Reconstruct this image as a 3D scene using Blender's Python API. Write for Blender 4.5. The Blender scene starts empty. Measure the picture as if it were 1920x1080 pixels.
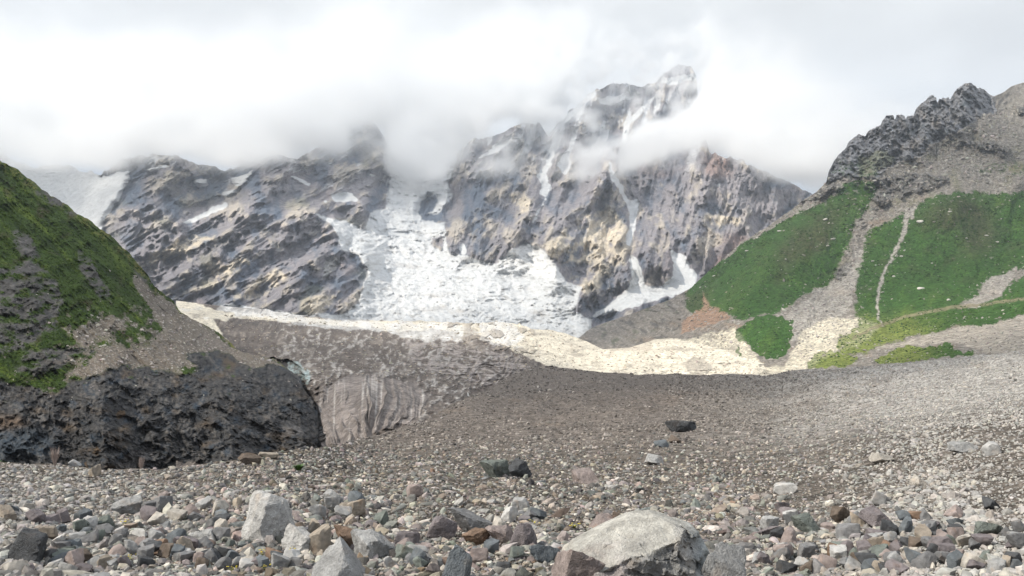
import bpy, bmesh, math, random
import numpy as np
from mathutils import Vector

S = bpy.context.scene
COL = S.collection
R = math.radians
rng = np.random.default_rng(11)

# ---------------------------------------------------------------- camera, world, sun, exposure
F, CU, CV = 1500.0, 960.0, 640.0          # focal length and horizon in 1920-wide pixels
cam_d = bpy.data.cameras.new("camera")
cam = bpy.data.objects.new("camera", cam_d); COL.objects.link(cam)
cam_d.sensor_width = 36.0; cam_d.lens = F / 1920 * 36
cam_d.shift_y = 100 / 1920
cam_d.clip_start = 0.1; cam_d.clip_end = 60000
cam.location = (0, 0, 0); cam.rotation_euler = (R(90), 0, 0)
S.camera = cam

SUN_DIR = Vector((-0.70, -0.27, 0.66)).normalized()       # towards the sun
sun_d = bpy.data.lights.new("sun", 'SUN'); sun = bpy.data.objects.new("sun", sun_d); COL.objects.link(sun)
sun_d.energy = 5.0; sun_d.angle = R(0.6); sun_d.color = (1.0, 0.93, 0.82)
sun.rotation_euler = SUN_DIR.to_track_quat('Z', 'Y').to_euler()

W = bpy.data.worlds.new("World"); S.world = W; W.use_nodes = True
def build_world():
    nt = W.node_tree; N = nt.nodes; L = nt.links; N.clear()
    out = N.new('ShaderNodeOutputWorld'); bg = N.new('ShaderNodeBackground'); L.new(bg.outputs[0], out.inputs[0])
    sky = N.new('ShaderNodeTexSky'); sky.sky_type = 'NISHITA'; sky.sun_disc = False
    sky.sun_elevation = math.asin(SUN_DIR.z); sky.sun_rotation = math.atan2(SUN_DIR.x, SUN_DIR.y)
    sky.altitude = 2000
    bg.inputs[1].default_value = 0.1
    tc = N.new('ShaderNodeTexCoord')
    sep = N.new('ShaderNodeSeparateXYZ'); L.new(tc.outputs['Generated'], sep.inputs[0])
    mp = N.new('ShaderNodeMapping'); mp.inputs['Scale'].default_value = (1.3, 1.3, 2.6)
    L.new(tc.outputs['Generated'], mp.inputs[0])
    nz = N.new('ShaderNodeTexNoise'); nz.inputs['Scale'].default_value = 2.3; nz.inputs['Detail'].default_value = 5
    nz.inputs['Roughness'].default_value = 0.52; nz.inputs['Distortion'].default_value = 0.35
    L.new(mp.outputs[0], nz.inputs[0])
    # elevation warped by the cloud noise
    ma = N.new('ShaderNodeMath'); ma.operation = 'MULTIPLY_ADD'; ma.inputs[1].default_value = 0.16; 
    L.new(nz.outputs[0], ma.inputs[0]); L.new(sep.outputs[2], ma.inputs[2])
    rp = N.new('ShaderNodeValToRGB'); L.new(ma.outputs[0], rp.inputs[0])
    e = rp.color_ramp.elements
    stops = [(0.20, (3.4, 3.9, 4.6)), (0.255, (5.0, 5.6, 6.3)), (0.30, (7.3, 7.7, 8.0)), (0.36, (8.7, 8.9, 8.9)), (0.50, (9.0, 9.1, 8.9)), (0.66, (2.6, 3.5, 4.8))]
    while len(e) < len(stops): e.new(0.5)
    for el, (p, c) in zip(e, stops): el.position = p; el.color = (*c, 1)
    nz2 = N.new('ShaderNodeTexNoise'); nz2.inputs['Scale'].default_value = 3.1; nz2.inputs['Detail'].default_value = 6
    L.new(mp.outputs[0], nz2.inputs[0])
    mr = N.new('ShaderNodeMapRange'); mr.inputs[1].default_value = 0.3; mr.inputs[2].default_value = 0.65
    mr.inputs[3].default_value = 0.82; mr.inputs[4].default_value = 1.05; L.new(nz2.outputs[0], mr.inputs[0])
    mu = N.new('ShaderNodeVectorMath'); mu.operation = 'SCALE'; L.new(rp.outputs[0], mu.inputs[0]); L.new(mr.outputs[0], mu.inputs['Scale'])
    mx = N.new('ShaderNodeMix'); mx.data_type = 'RGBA'; mx.inputs[0].default_value = 0.88
    L.new(sky.outputs[0], mx.inputs[6]); L.new(mu.outputs[0], mx.inputs[7]); L.new(mx.outputs[2], bg.inputs[0])
build_world()

S.view_settings.view_transform = 'Standard'; S.view_settings.look = 'None'
S.view_settings.exposure = 0.25; S.view_settings.gamma = 1; S.view_settings.use_curve_mapping = False
S.render.engine = 'CYCLES'
S.cycles.max_bounces = 14; S.cycles.diffuse_bounces = 3; S.cycles.glossy_bounces = 1
S.cycles.transparent_max_bounces = 12; S.cycles.volume_bounces = 12
S.cycles.volume_max_steps = 256
S.cycles.use_denoising = True

# ---------------------------------------------------------------- numpy noise
f32 = np.float32
def _h(ix, iy, iz, seed):
    h = (ix.astype(np.uint32) * np.uint32(374761393) + iy.astype(np.uint32) * np.uint32(668265263)
         + iz.astype(np.uint32) * np.uint32(2147483647) + np.uint32((seed * 974634777) & 0xffffffff))
    h = (h ^ (h >> np.uint32(13))) * np.uint32(1274126177)
    h = (h ^ (h >> np.uint32(15))) * np.uint32(2246822519)
    return h ^ (h >> np.uint32(16))
def noise3(x, y, z, seed=0):
    """gradient noise, about -1..1"""
    x, y, z = np.broadcast_arrays(np.asarray(x, f32), np.asarray(y, f32), np.asarray(z, f32))
    fx, fy, fz = np.floor(x), np.floor(y), np.floor(z)
    ix, iy, iz = fx.astype(np.int64), fy.astype(np.int64), fz.astype(np.int64)
    x, y, z = x - fx, y - fy, z - fz
    u, v, w = (t * t * t * (t * (t * 6 - 15) + 10) for t in (x, y, z))
    def g(a, b, c):
        h = _h(ix + a, iy + b, iz + c, seed)
        k = 2 / 1023.0
        gx = (h & np.uint32(1023)).astype(f32) * k - 1
        gy = ((h >> np.uint32(10)) & np.uint32(1023)).astype(f32) * k - 1
        gz = ((h >> np.uint32(20)) & np.uint32(1023)).astype(f32) * k - 1
        return gx * (x - a) + gy * (y - b) + gz * (z - c)
    def lp(a, b, t): return a + (b - a) * t
    x00 = lp(g(0, 0, 0), g(1, 0, 0), u); x10 = lp(g(0, 1, 0), g(1, 1, 0), u)
    x01 = lp(g(0, 0, 1), g(1, 0, 1), u); x11 = lp(g(0, 1, 1), g(1, 1, 1), u)
    return lp(lp(x00, x10, v), lp(x01, x11, v), w) * 1.35
def fbm(x, y, z, o=5, seed=0, gain=0.5, lac=2.03):
    s = 0; a = 1.0; n = 0
    for i in range(o):
        s = s + a * noise3(x, y, z, seed + i * 7); n += a
        x, y, z = x * lac + 3.7, y * lac + 1.3, z * lac + 5.1; a *= gain
    return s / n
def ridged(x, y, z, o=6, seed=0, gain=0.5, lac=2.1):
    s = 0; a = 1.0; w = 1.0; n = 0
    for i in range(o):
        r = 1 - np.abs(noise3(x, y, z, seed + i * 13)) * 1.3
        r = r * r * w
        s = s + a * r; n += a
        w = np.clip(r * 1.4, 0, 1)
        x, y, z = x * lac + 1.7, y * lac + 9.3, z * lac + 2.1; a *= gain
    return s / n
def billow(x, y, z, o=4, seed=0, gain=0.5):
    s = 0; a = 1.0; n = 0
    for i in range(o):
        s = s + a * np.abs(noise3(x, y, z, seed + i * 5)); n += a
        x, y, z = x * 2.1, y * 2.1, z * 2.1; a *= gain
    return s / n
def eroded(x, y, seed=0, o=7, gain=0.55, k=1.4):
    """fractal noise whose small octaves fade on steep flanks: valleys smooth out, ridges stay sharp"""
    s = 0; a = 1.0; gx = 0; gy = 0; f = 1.0
    sx = np.abs(np.gradient(x, axis=1)) + 1e-4; sy = np.abs(np.gradient(y, axis=0)) + 1e-4
    for i in range(o):
        n = noise3(x * f + 3.1 * i, y * f - 1.7 * i, 0.37 + i, seed + i); gx = gx + a * np.gradient(n, axis=1) / sx; gy = gy + a * np.gradient(n, axis=0) / sy
        s = s + a * n / (1 + k * (gx * gx + gy * gy)); a *= gain; f *= 2.0
    return s
def ragged(m, soft, U, V, wl, amt=0.5, seed=0):
    """patchy, uneven border for a mask"""
    return sst(0.34, 0.64, blur(m.astype(f32), soft) + amt * fbm(U / wl, V / wl * 1.3, 1.3, 5, seed, 0.6))
def cells(x, y, seed=0):
    """2-D worley: F1, F2 and the id of the nearest cell (0..1)"""
    ix, iy = np.floor(x).astype(np.int64), np.floor(y).astype(np.int64)
    f1 = np.full(x.shape, 9.0, f32); f2 = f1.copy(); cid = np.zeros(x.shape, f32)
    for a in (-1, 0, 1):
        for b in (-1, 0, 1):
            h = _h(ix + a, iy + b, ix * 0, seed)
            px = ix + a + (h & np.uint32(1023)).astype(f32) / 1023; py = iy + b + ((h >> np.uint32(10)) & np.uint32(1023)).astype(f32) / 1023
            d = np.hypot(px - x, py - y).astype(f32); idv = ((h >> np.uint32(20)) & np.uint32(1023)).astype(f32) / 1023
            near = d < f1
            f2 = np.where(near, f1, np.minimum(f2, d)); cid = np.where(near, idv, cid); f1 = np.where(near, d, f1)
    return f1, f2, cid
def sst(a, b, x):
    t = np.clip((x - a) / (b - a), 0, 1); return t * t * (3 - 2 * t)
def mixc(a, b, t):
    return a + (np.asarray(b, f32) - a) * np.asarray(t, f32)[..., None]

def tps(pts, U, V):
    """smooth depth through control points (u, v, metres); interpolates log depth"""
    P = np.array(pts, float); x = P[:, :2] / 500; y = np.log(P[:, 2])
    def k(d2): return 0.5 * d2 * np.log(d2 + 1e-9)
    n = len(P); A = np.zeros((n + 3, n + 3))
    d2 = ((x[:, None] - x[None]) ** 2).sum(-1); A[:n, :n] = k(d2) + np.eye(n) * 2e-3
    A[:n, n] = 1; A[:n, n + 1:] = x; A[n, :n] = 1; A[n + 1:, :n] = x.T
    w = np.linalg.solve(A, np.concatenate([y, np.zeros(3)]))
    uu, vv = U / 500, V / 500; o = w[n] + w[n + 1] * uu + w[n + 2] * vv
    for i in range(n): o = o + w[i] * k((uu - x[i, 0]) ** 2 + (vv - x[i, 1]) ** 2)
    return np.exp(o)
def inpoly(U, V, poly):
    r = np.zeros(U.shape, bool); n = len(poly)
    for i in range(n):
        x1, y1 = poly[i]; x2, y2 = poly[(i + 1) % n]
        if y1 == y2: continue
        c = ((V < y1) != (V < y2)); r ^= c & (U < (x2 - x1) * (V - y1) / (y2 - y1) + x1)
    return r
def blur(m, k):
    if k >= 8:                                # three box blurs of radius k/2
        r_ = max(1, k // 2)
        for ax in (0, 1) * 3:
            p = np.pad(m, [(r_ + 1, r_) if q == ax else (0, 0) for q in (0, 1)], mode='edge').cumsum(ax, dtype=np.float64); n = m.shape[ax]
            m = ((np.take(p, np.arange(2 * r_ + 1, 2 * r_ + 1 + n), ax) - np.take(p, np.arange(0, n), ax)) / (2 * r_ + 1)).astype(f32)
        return m
    for _ in range(k):
        p = np.pad(m, 1, mode='edge'); m = (p[:-2, 1:-1] + p[2:, 1:-1] + p[1:-1, :-2] + p[1:-1, 2:] + p[1:-1, 1:-1]) / 5
    return m
def polyline_dist(U, V, pts):
    d = np.full(U.shape, 1e9); side = np.zeros(U.shape); tt = np.zeros(U.shape); n = len(pts) - 1
    for i in range(n):
        (ax, ay), (bx, by) = pts[i], pts[i + 1]; vx, vy = bx - ax, by - ay; l2 = vx * vx + vy * vy
        t = np.clip(((U - ax) * vx + (V - ay) * vy) / l2, 0, 1)
        dx, dy = U - ax - t * vx, V - ay - t * vy; dd = np.hypot(dx, dy)
        m = dd < d; d = np.where(m, dd, d); side = np.where(m, np.sign(vx * dy - vy * dx), side); tt = np.where(m, (i + t) / n, tt)
    return d, side, tt

# ---------------------------------------------------------------- materials
MATS = {}
def mat(name, rough=0.9, nscale=1.0, bump=0.3, bdist=0.1, var=0.25, detail=6, spec=0.25, fine=None, fine2=None, attr="Col", base=None, trans=0):
    if name in MATS: return MATS[name]
    m = bpy.data.materials.new(name); m.use_nodes = True; nt = m.node_tree; N = nt.nodes; L = nt.links
    b = N['Principled BSDF']; b.inputs['Roughness'].default_value = rough
    b.inputs['Specular IOR Level'].default_value = spec
    tc = N.new('ShaderNodeTexCoord'); mp = N.new('ShaderNodeMapping'); L.new(tc.outputs['Object'], mp.inputs[0])
    mp.inputs['Scale'].default_value = (nscale, nscale, nscale)
    nz = N.new('ShaderNodeTexNoise'); nz.inputs['Scale'].default_value = 1; nz.inputs['Detail'].default_value = detail
    nz.inputs['Roughness'].default_value = 0.62; L.new(mp.outputs[0], nz.inputs[0])
    mr = N.new('ShaderNodeMapRange'); mr.inputs[1].default_value = 0.25; mr.inputs[2].default_value = 0.75
    mr.inputs[3].default_value = 1 - var; mr.inputs[4].default_value = 1 + var; L.new(nz.outputs[0], mr.inputs[0])
    mu = N.new('ShaderNodeVectorMath'); mu.operation = 'SCALE'; L.new(mr.outputs[0], mu.inputs['Scale'])
    if base: mu.inputs[0].default_value = base
    else:
        at = N.new('ShaderNodeAttribute'); at.attribute_name = attr; L.new(at.outputs['Color'], mu.inputs[0])
    src = mu.outputs[0]; h = nz.outputs[0]
    if fine:                                # stone-like grains: (scale, colour spread, height)
        vo = N.new('ShaderNodeTexVoronoi'); vo.inputs['Scale'].default_value = fine[0]; L.new(tc.outputs['Object'], vo.inputs[0])
        sp = N.new('ShaderNodeSeparateColor'); L.new(vo.outputs['Color'], sp.inputs[0])
        m2 = N.new('ShaderNodeMapRange'); m2.inputs[3].default_value = 1 - fine[1]; m2.inputs[4].default_value = 1 + fine[1]; L.new(sp.outputs[0], m2.inputs[0])
        mu2 = N.new('ShaderNodeVectorMath'); mu2.operation = 'SCALE'; L.new(src, mu2.inputs[0]); L.new(m2.outputs[0], mu2.inputs['Scale']); src = mu2.outputs[0]
        ad = N.new('ShaderNodeMath'); ad.operation = 'MULTIPLY_ADD'; ad.inputs[1].default_value = -fine[2]; L.new(vo.outputs['Distance'], ad.inputs[0]); L.new(h, ad.inputs[2]); h = ad.outputs[0]
    if fine2:                               # coarser blocks that still read from far away: (scale, colour spread, height)
        vo = N.new('ShaderNodeTexVoronoi'); vo.inputs['Scale'].default_value = fine2[0]; L.new(tc.outputs['Object'], vo.inputs[0]); sp = N.new('ShaderNodeSeparateColor'); L.new(vo.outputs['Color'], sp.inputs[0])
        m2 = N.new('ShaderNodeMapRange'); m2.inputs[3].default_value = 1 - fine2[1]; m2.inputs[4].default_value = 1 + fine2[1]; L.new(sp.outputs[1], m2.inputs[0])
        mu3 = N.new('ShaderNodeVectorMath'); mu3.operation = 'SCALE'; L.new(src, mu3.inputs[0]); L.new(m2.outputs[0], mu3.inputs['Scale']); src = mu3.outputs[0]
    L.new(src, b.inputs['Base Color'])
    bp = N.new('ShaderNodeBump'); bp.inputs['Strength'].default_value = bump; bp.inputs['Distance'].default_value = bdist
    L.new(h, bp.inputs['Height']); L.new(bp.outputs[0], b.inputs['Normal'])
    MATS[name] = m; return m

# ---------------------------------------------------------------- mesh helpers
def make_mesh(name, co, faces, col=None, smooth=True, size=4):
    """co (n,3); faces (m,size) ints"""
    me = bpy.data.meshes.new(name); n = len(co); m = len(faces)
    me.vertices.add(n); me.vertices.foreach_set('co', np.ascontiguousarray(co, f32).ravel())
    me.loops.add(m * size); me.loops.foreach_set('vertex_index', np.ascontiguousarray(faces, np.int32).ravel())
    me.polygons.add(m); me.polygons.foreach_set('loop_start', np.arange(m, dtype=np.int32) * size)
    me.polygons.foreach_set('loop_total', np.full(m, size, np.int32))
    me.update(calc_edges=True)
    me.shade_smooth() if smooth else me.shade_flat()
    if col is not None:
        a = me.color_attributes.new('Col', 'FLOAT_COLOR', 'POINT')
        c = np.ones((n, 4), f32); c[:, :3] = col; a.data.foreach_set('color', c.ravel())
    return me
def add(name, me, m=None, label=None, cat=None, group=None, kind=None, parent=None):
    o = bpy.data.objects.new(name, me); COL.objects.link(o)
    if m: me.materials.append(m) if not me.materials else None
    if label: o['label'] = label
    if cat: o['category'] = cat
    if group: o['group'] = group
    if kind: o['kind'] = kind
    if parent: o.parent = parent
    return o
def grid_faces(nv, nu):
    i = np.arange((nv - 1) * nu).reshape(nv - 1, nu)[:, :-1]
    return np.stack([i, i + nu, i + nu + 1, i + 1], -1).reshape(-1, 4)     # rows run top -> bottom
def unproj(U, V, D):
    return np.stack([(U - CU) / F * D, D, (CV - V) / F * D], -1)
class Sheet:
    def __init__(s, u0, u1, nu, nv, top, bot, ctrl, tpow=1.0, jag=None, mid=None):
        u = np.linspace(u0, u1, nu)
        tp = np.interp(u, *zip(*top)); bt = np.interp(u, *zip(*bot))
        if jag is not None: tp = tp + jag(u)
        t = np.linspace(0, 1, nv) ** tpow
        s.U = np.repeat(u[None], nv, 0); s.V = tp[None] + (bt - tp)[None] * t[:, None]
        if mid:                                   # even rows below the line v = mid, whatever the crest does
            vm = np.maximum(mid[0], tp + mid[2]); k = int(nv * mid[1]); t1 = np.linspace(0, 1, k, endpoint=False); t2 = np.linspace(0, 1, nv - k)
            s.V = np.concatenate([tp[None] + (vm - tp)[None] * t1[:, None], vm[None] + (bt - vm)[None] * t2[:, None]], 0)
        s.D = tps(ctrl, s.U, s.V); s.D0 = s.D.copy(); s.px = s.D / F; s.nu, s.nv = nu, nv
    def mask(s, polys, warp=4, wl=14, soft=1, seed=3, vs=1.0):
        wx = fbm(s.U / wl, s.V / wl * vs, 0.5, 4, seed) * warp * 1.6; wy = fbm(s.U / wl, s.V / wl * vs, 7.5, 4, seed + 40) * warp * 1.6
        m = np.zeros(s.U.shape, bool)
        for p in polys: m |= inpoly(s.U + wx, s.V + wy, p)
        return blur(m.astype(f32), soft)
    def ridge(s, pts, w, h, p=1.0, skew=0.0):
        """pull towards the camera by h metres along a polyline; skew widens one side"""
        d, side, t = polyline_dist(s.U, s.V, pts)
        ww = w * (1 + skew * side); s.D = s.D - h * np.clip(1 - d / ww, 0, 1) ** p
    def points(s, skirt=True, back=0.10, drop=60, lift=0):
        P = unproj(s.U, s.V, s.D)
        return P
    def build(s, name, col, m, kind='structure', label=None, cat=None, back=0.1, drop=60, keep=None, side=False):
        P = unproj(s.U, s.V, s.D)
        top = P[0].copy(); rows = []
        for k in (3, 2, 1):                       # the far side of the crest, so the sheet has a body
            q = top.copy(); q[:, 1] += back * top[:, 1] * k / 3; q[:, 0] *= (1 + back * k / 3); q[:, 2] -= drop * (k / 3) ** 1.5; rows.append(q)
        P2 = np.concatenate([np.array(rows), P], 0); C = np.concatenate([np.repeat(col[:1], 3, 0), col], 0)
        if side:                                  # closing wall on the right-hand edge
            r = P2[:, -1:].copy(); rr = []
            for k in (1, 2, 3): q = r.copy(); q[..., 1] += back * 400 * k / 3; q[..., 0] += 2.0 * k; rr.append(q)
            P2 = np.concatenate([P2] + rr, 1); C = np.concatenate([C] + [C[:, -1:]] * 3, 1)
        nv, nu = P2.shape[:2]; fc = grid_faces(nv, nu)
        return add(name, make_mesh(name, P2.reshape(-1, 3), fc, C.reshape(-1, 3)), m, label, cat, None, kind)
# ================================================================ far mountains and the icefall (one relief, split by what it is made of)
top = [(-120, 255), (0, 286), (60, 312), (120, 310), (190, 326), (230, 298), (300, 286), (330, 290), (380, 310), (430, 318), (480, 300), (515, 290), (560, 296),
       (610, 268), (640, 232), (690, 222), (720, 250), (745, 300), (770, 318), (850, 300), (880, 262), (940, 246), (985, 229), (1012, 232), (1026, 252), (1060, 215),
       (1110, 172), (1150, 158), (1200, 160), (1232, 155), (1248, 134), (1262, 124), (1282, 119), (1296, 126), (1306, 146), (1308, 180), (1316, 230), (1330, 287),
       (1355, 292), (1385, 300), (1392, 296), (1400, 309), (1440, 322), (1480, 342), (1520, 364), (1580, 400), (1700, 450), (1900, 520)]
ctrl = [(0, 290, 2500), (100, 350, 2250), (190, 420, 1900), (-100, 500, 1900), (0, 620, 1500), (230, 330, 2100), (320, 295, 2150), (420, 350, 2200), (500, 305, 2100), (240, 400, 1800), (330, 450, 1650),
        (600, 350, 2100), (690, 230, 2700), (700, 380, 2100), (600, 405, 1720), (450, 420, 1600), (300, 520, 1450), (400, 560, 1250), (540, 585, 1150), (620, 580, 1130), (670, 500, 1330), (610, 480, 1450),
        (700, 600, 1130), (850, 600, 1130), (1000, 600, 1130), (700, 500, 1500), (850, 500, 1520), (1000, 520, 1420), (740, 430, 1850), (780, 380, 2150), (790, 335, 2500), (700, 650, 1000), (1000, 650, 1000),
        (830, 450, 1790), (900, 470, 1600), (950, 480, 1520), (880, 300, 2400), (960, 240, 2800), (940, 380, 2000), (1020, 340, 2300), (1030, 460, 1500), (1110, 175, 3200), (1140, 250, 2900),
        (1270, 125, 3600), (1290, 200, 3300), (1140, 330, 2050), (1110, 430, 1640), (1180, 400, 1950), (1180, 500, 1400), (1180, 580, 1180), (1220, 480, 1480), (1250, 560, 1220), (1300, 520, 1330), (1300, 640, 1000),
        (1340, 300, 2150), (1300, 400, 1800), (1400, 420, 1750), (1500, 365, 2000), (1600, 600, 1500), (1900, 600, 2000)]
def jag(u): return ridged(u / 26, u * 0 + 3, 0.5, 5, 5) * -9 + 5 + fbm(u / 7, u * 0, 2.2, 3, 9) * 2.5 * sst(180, 220, u)
bk = Sheet(-120, 1720, 1180, 400, top, [(-120, 665), (1720, 665)], ctrl, jag=jag, mid=(345, 0.36, 8))
U, V = bk.U, bk.V
P0 = unproj(U, V, bk.D0)
ICE = [[(742, 300), (730, 337), (723, 393), (693, 397), (688, 423), (680, 427), (650, 416), (623, 411), (600, 402), (588, 401), (620, 420), (635, 443), (640, 467), (673, 480), (688, 507), (683, 540), (670, 570), (643, 590),
        (560, 590), (420, 570), (380, 600), (380, 680), (1120, 680), (1110, 600), (1075, 585), (1093, 537), (1060, 525), (1047, 505), (1037, 490), (1020, 467), (983, 455), (960, 470), (930, 493), (907, 490), (867, 477), (841, 474),
        (833, 417), (813, 416), (793, 412), (786, 403), (820, 400), (837, 383), (850, 363), (837, 340), (850, 323), (860, 290)]]
ROCKI = [[(784, 396), (790, 380), (800, 370), (817, 365), (820, 378), (812, 395), (797, 403), (785, 402)], [(808, 455), (812, 445), (828, 443), (832, 455), (826, 470), (812, 462)]]
SNOW = [[(-130, 240), (0, 280), (40, 308), (167, 305), (187, 330), (240, 321), (243, 335), (230, 357), (210, 390), (193, 413), (187, 440), (-130, 700)],
        [(277, 318), (310, 307), (314, 312), (283, 323)], [(362, 340), (387, 335), (390, 346), (373, 352)], [(437, 337), (473, 320), (460, 342), (447, 350), (438, 345)], [(415, 365), (437, 355), (440, 358), (423, 370)],
        [(338, 420), (387, 396), (425, 380), (427, 386), (400, 399), (353, 419)], [(545, 328), (582, 345), (580, 348), (556, 338)], [(622, 366), (650, 361), (674, 374), (627, 379)], [(605, 377), (612, 375), (614, 382)], [(690, 326), (704, 327), (700, 331)],
        [(1257, 468), (1283, 480), (1292, 500), (1307, 518), (1300, 545), (1227, 562), (1200, 572), (1110, 595), (1167, 550), (1187, 527), (1182, 480), (1190, 480), (1203, 510), (1210, 535), (1240, 539), (1263, 517), (1263, 493)],
        [(1140, 300), (1163, 345), (1177, 377), (1199, 375), (1192, 405), (1182, 465), (1174, 457), (1182, 413), (1181, 397), (1160, 352), (1146, 335)],
        [(1042, 262), (1035, 305), (1022, 325), (1033, 355), (1024, 372), (1013, 364), (1017, 345), (1004, 327), (1023, 312), (1034, 275)], [(1022, 372), (1024, 374), (1000, 420), (998, 418)],
        [(1074, 275), (1065, 295), (1070, 315), (1060, 328), (1045, 310), (1055, 292), (1068, 275)], [(1142, 242), (1139, 262), (1125, 273), (1105, 282), (1120, 262)],
        [(1113, 172), (1118, 178), (1070, 222), (1030, 258), (1026, 252), (1062, 216)], [(1232, 175), (1204, 211), (1174, 240), (1168, 234), (1195, 208)], [(1232, 150), (1296, 140), (1308, 146), (1262, 160)],
        [(1120, 184), (1150, 180), (1185, 172), (1190, 180), (1150, 196), (1128, 194)], [(1345, 352), (1349, 340), (1350, 352)], [(940, 262), (965, 255), (930, 285), (895, 300)], [(862, 464), (866, 455), (874, 462), (876, 478), (866, 478)]]
ice = bk.mask(ICE, 5, 16, 1, 3); isl = bk.mask(ROCKI, 3, 9, 1, 8); snow = bk.mask(SNOW, 4.5, 10, 1, 5)
ice = ice * (1 - isl); snow = sst(0.15, 0.45, blur(snow, 3)); white = np.maximum(ice, snow)
rock = 1 - white
# direction of the rock bands: diagonal on the left massif, steeper ribs on the right one
th = np.where(U < 760, R(30), R(58)) + fbm(U / 220, V / 220, 1.0, 2, 60) * 0.5
th = blur(th, 3)
for lo, hi in ((R(30), R(58)),): pass
w = sst(700, 820, U); w2 = sst(1120, 1220, U)
def banded(ang, la, lc, seed, o=8):
    a = U * math.cos(ang) - V * math.sin(ang); c = U * math.sin(ang) + V * math.cos(ang)
    wx = fbm(U / 120, V / 120, 2.0, 2, seed + 90) * 0.35
    return ridged(a / la + wx, c / lc + wx * 0.6, bk.D0 / 900, o, seed, 0.60)
rA = banded(R(33), 150, 52, 21); rB = banded(R(56), 140, 62, 31); rC = banded(R(112), 130, 60, 41)
rel = rA * (1 - w) + w * ((1 - w2) * rB + w2 * (0.6 * rC + 0.4 * rB))
fine = ridged(U / 30 + 4, V / 38, 1.5, 5, 77, 0.6); big = fbm(U / 130, V / 150, 3.0, 3, 71)
amp = bk.px * np.minimum(blur(rock.astype(f32), 9) * 1.15, 1)
bk.ridge([(1140, 325), (1110, 400), (1060, 470), (1040, 520)], 80, 120, 1.1); bk.ridge([(1140, 325), (1172, 400), (1178, 450), (1176, 500)], 40, 110, 1.0)
bk.ridge([(1172, 350), (1182, 410), (1180, 470), (1190, 520)], 13, -50, 1.0)
bk.ridge([(1340, 298), (1330, 380), (1300, 430), (1296, 470)], 80, 110, 1.1); bk.ridge([(1260, 310), (1240, 380), (1220, 440), (1218, 480)], 42, 70, 1.0); bk.ridge([(1410, 320), (1420, 380), (1380, 440)], 60, 70, 1.1)
bk.ridge([(985, 232), (950, 300), (900, 380), (860, 440)], 70, 130, 1.1); bk.ridge([(1020, 330), (1000, 400), (960, 470)], 50, 90, 1.0); bk.ridge([(1026, 252), (1060, 220), (1110, 175)], 36, 90, 0.9)
bk.ridge([(1120, 180), (1085, 240), (1050, 300)], 40, 90, 1); bk.ridge([(1240, 170), (1190, 230), (1150, 290)], 40, 90, 1)
bk.ridge([(320, 290), (345, 340), (330, 390), (270, 470)], 50, 90, 1.0); bk.ridge([(505, 300), (470, 360), (430, 400), (340, 440)], 60, 80, 1.0); bk.ridge([(240, 370), (290, 390), (316, 410)], 30, 60, 1)
bk.ridge([(440, 400), (540, 405), (610, 405), (636, 440)], 26, 60, 0.8); bk.ridge([(560, 400), (500, 460), (420, 520), (340, 560)], 60, 80, 1.0); bk.ridge([(620, 450), (570, 520), (540, 585)], 40, 70, 1.0)
bk.ridge([(675, 485), (640, 520), (590, 585)], 46, 80, 1.0); bk.ridge([(690, 235), (700, 300), (690, 380)], 50, 100, 1); bk.ridge([(230, 460), (330, 420), (420, 385)], 26, -35, 1)
wq = fbm(U / 24, V / 24, 5, 3, 79); k1, k2, kid = cells((U * 0.8 - V * 0.6) / 30 + wq, (U * 0.6 + V * 0.8) / 15 + wq * 0.8, 21); m1, m2, mid_ = cells((U * 0.8 - V * 0.6) / 11 + wq * 2, (U * 0.6 + V * 0.8) / 6.5 + wq * 2, 22)
fine2 = ridged(U / 11 + wq, V / 15, 2.5, 4, 78, 0.62)
er = eroded(U / 70.0, V / 95.0, 131); er2 = ridged(U / 21 + V / 90, V / 120 + 0.3 * wq, 3.3, 6, 133, 0.62) * sst(740, 860, U)
lA = ridged((U * 0.84 - V * 0.54) / 300, (U * 0.54 + V * 0.84) / 120 + 0.3 * wq, 7, 3, 135, 0.5); lB = ridged(U / 95 + V / 400 + 0.25 * wq, V / 260, 7, 3, 136, 0.5); lrg = lA * (1 - w) + lB * w
sl = (U * 0.86 - V * 0.5) * (1 - w) + (U * 0.35 - V * 0.94) * w; sc = (U * 0.5 + V * 0.86) * (1 - w) + (U * 0.94 + V * 0.35) * w; strat = ridged(sl / 90 + 0.15 * wq, sc / 13 + 0.25 * wq, 4.4, 5, 137, 0.6)
bk.D = bk.D - amp * ((rel - 0.35) * 120 + (lrg - 0.4) * 165 + (fine - 0.35) * 12 + big * 30 + (kid - 0.5) * 5 + (strat - 0.35) * 24 + er * 30 + (er2 - 0.3) * 34 - 34)
# icefall: crevasses and seracs across the flow, softer on the upper snowfield
cr = ridged(U / 22 + fbm(U / 60, V / 60, 1, 3, 4) * 2.4, V / 9 + fbm(U / 70, V / 70, 6, 3, 6) * 3.0, 0.4, 5, 15, 0.62)
und = fbm(U / 60, V / 30, 2, 4, 16); cr2 = ridged(U / 34 + und, V / 20 - U / 60 + und, 1.4, 6, 17, 0.6); _a, _b, ci = cells(U / 9 + und * 3, V / 5 + und * 3, 19)
bk.D = bk.D - bk.px * ice * ((cr - 0.4) * 12 + und * 60 + (cr2 - 0.4) * 12 + (ci - 0.5) * 5) - bk.px * snow * (fbm(U / 40, V / 22, 5, 4, 18) * 11 + (cr - 0.4) * 4.5 * sst(260, 180, U))
bk.D = bk.D + bk.px * isl * -12
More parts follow.
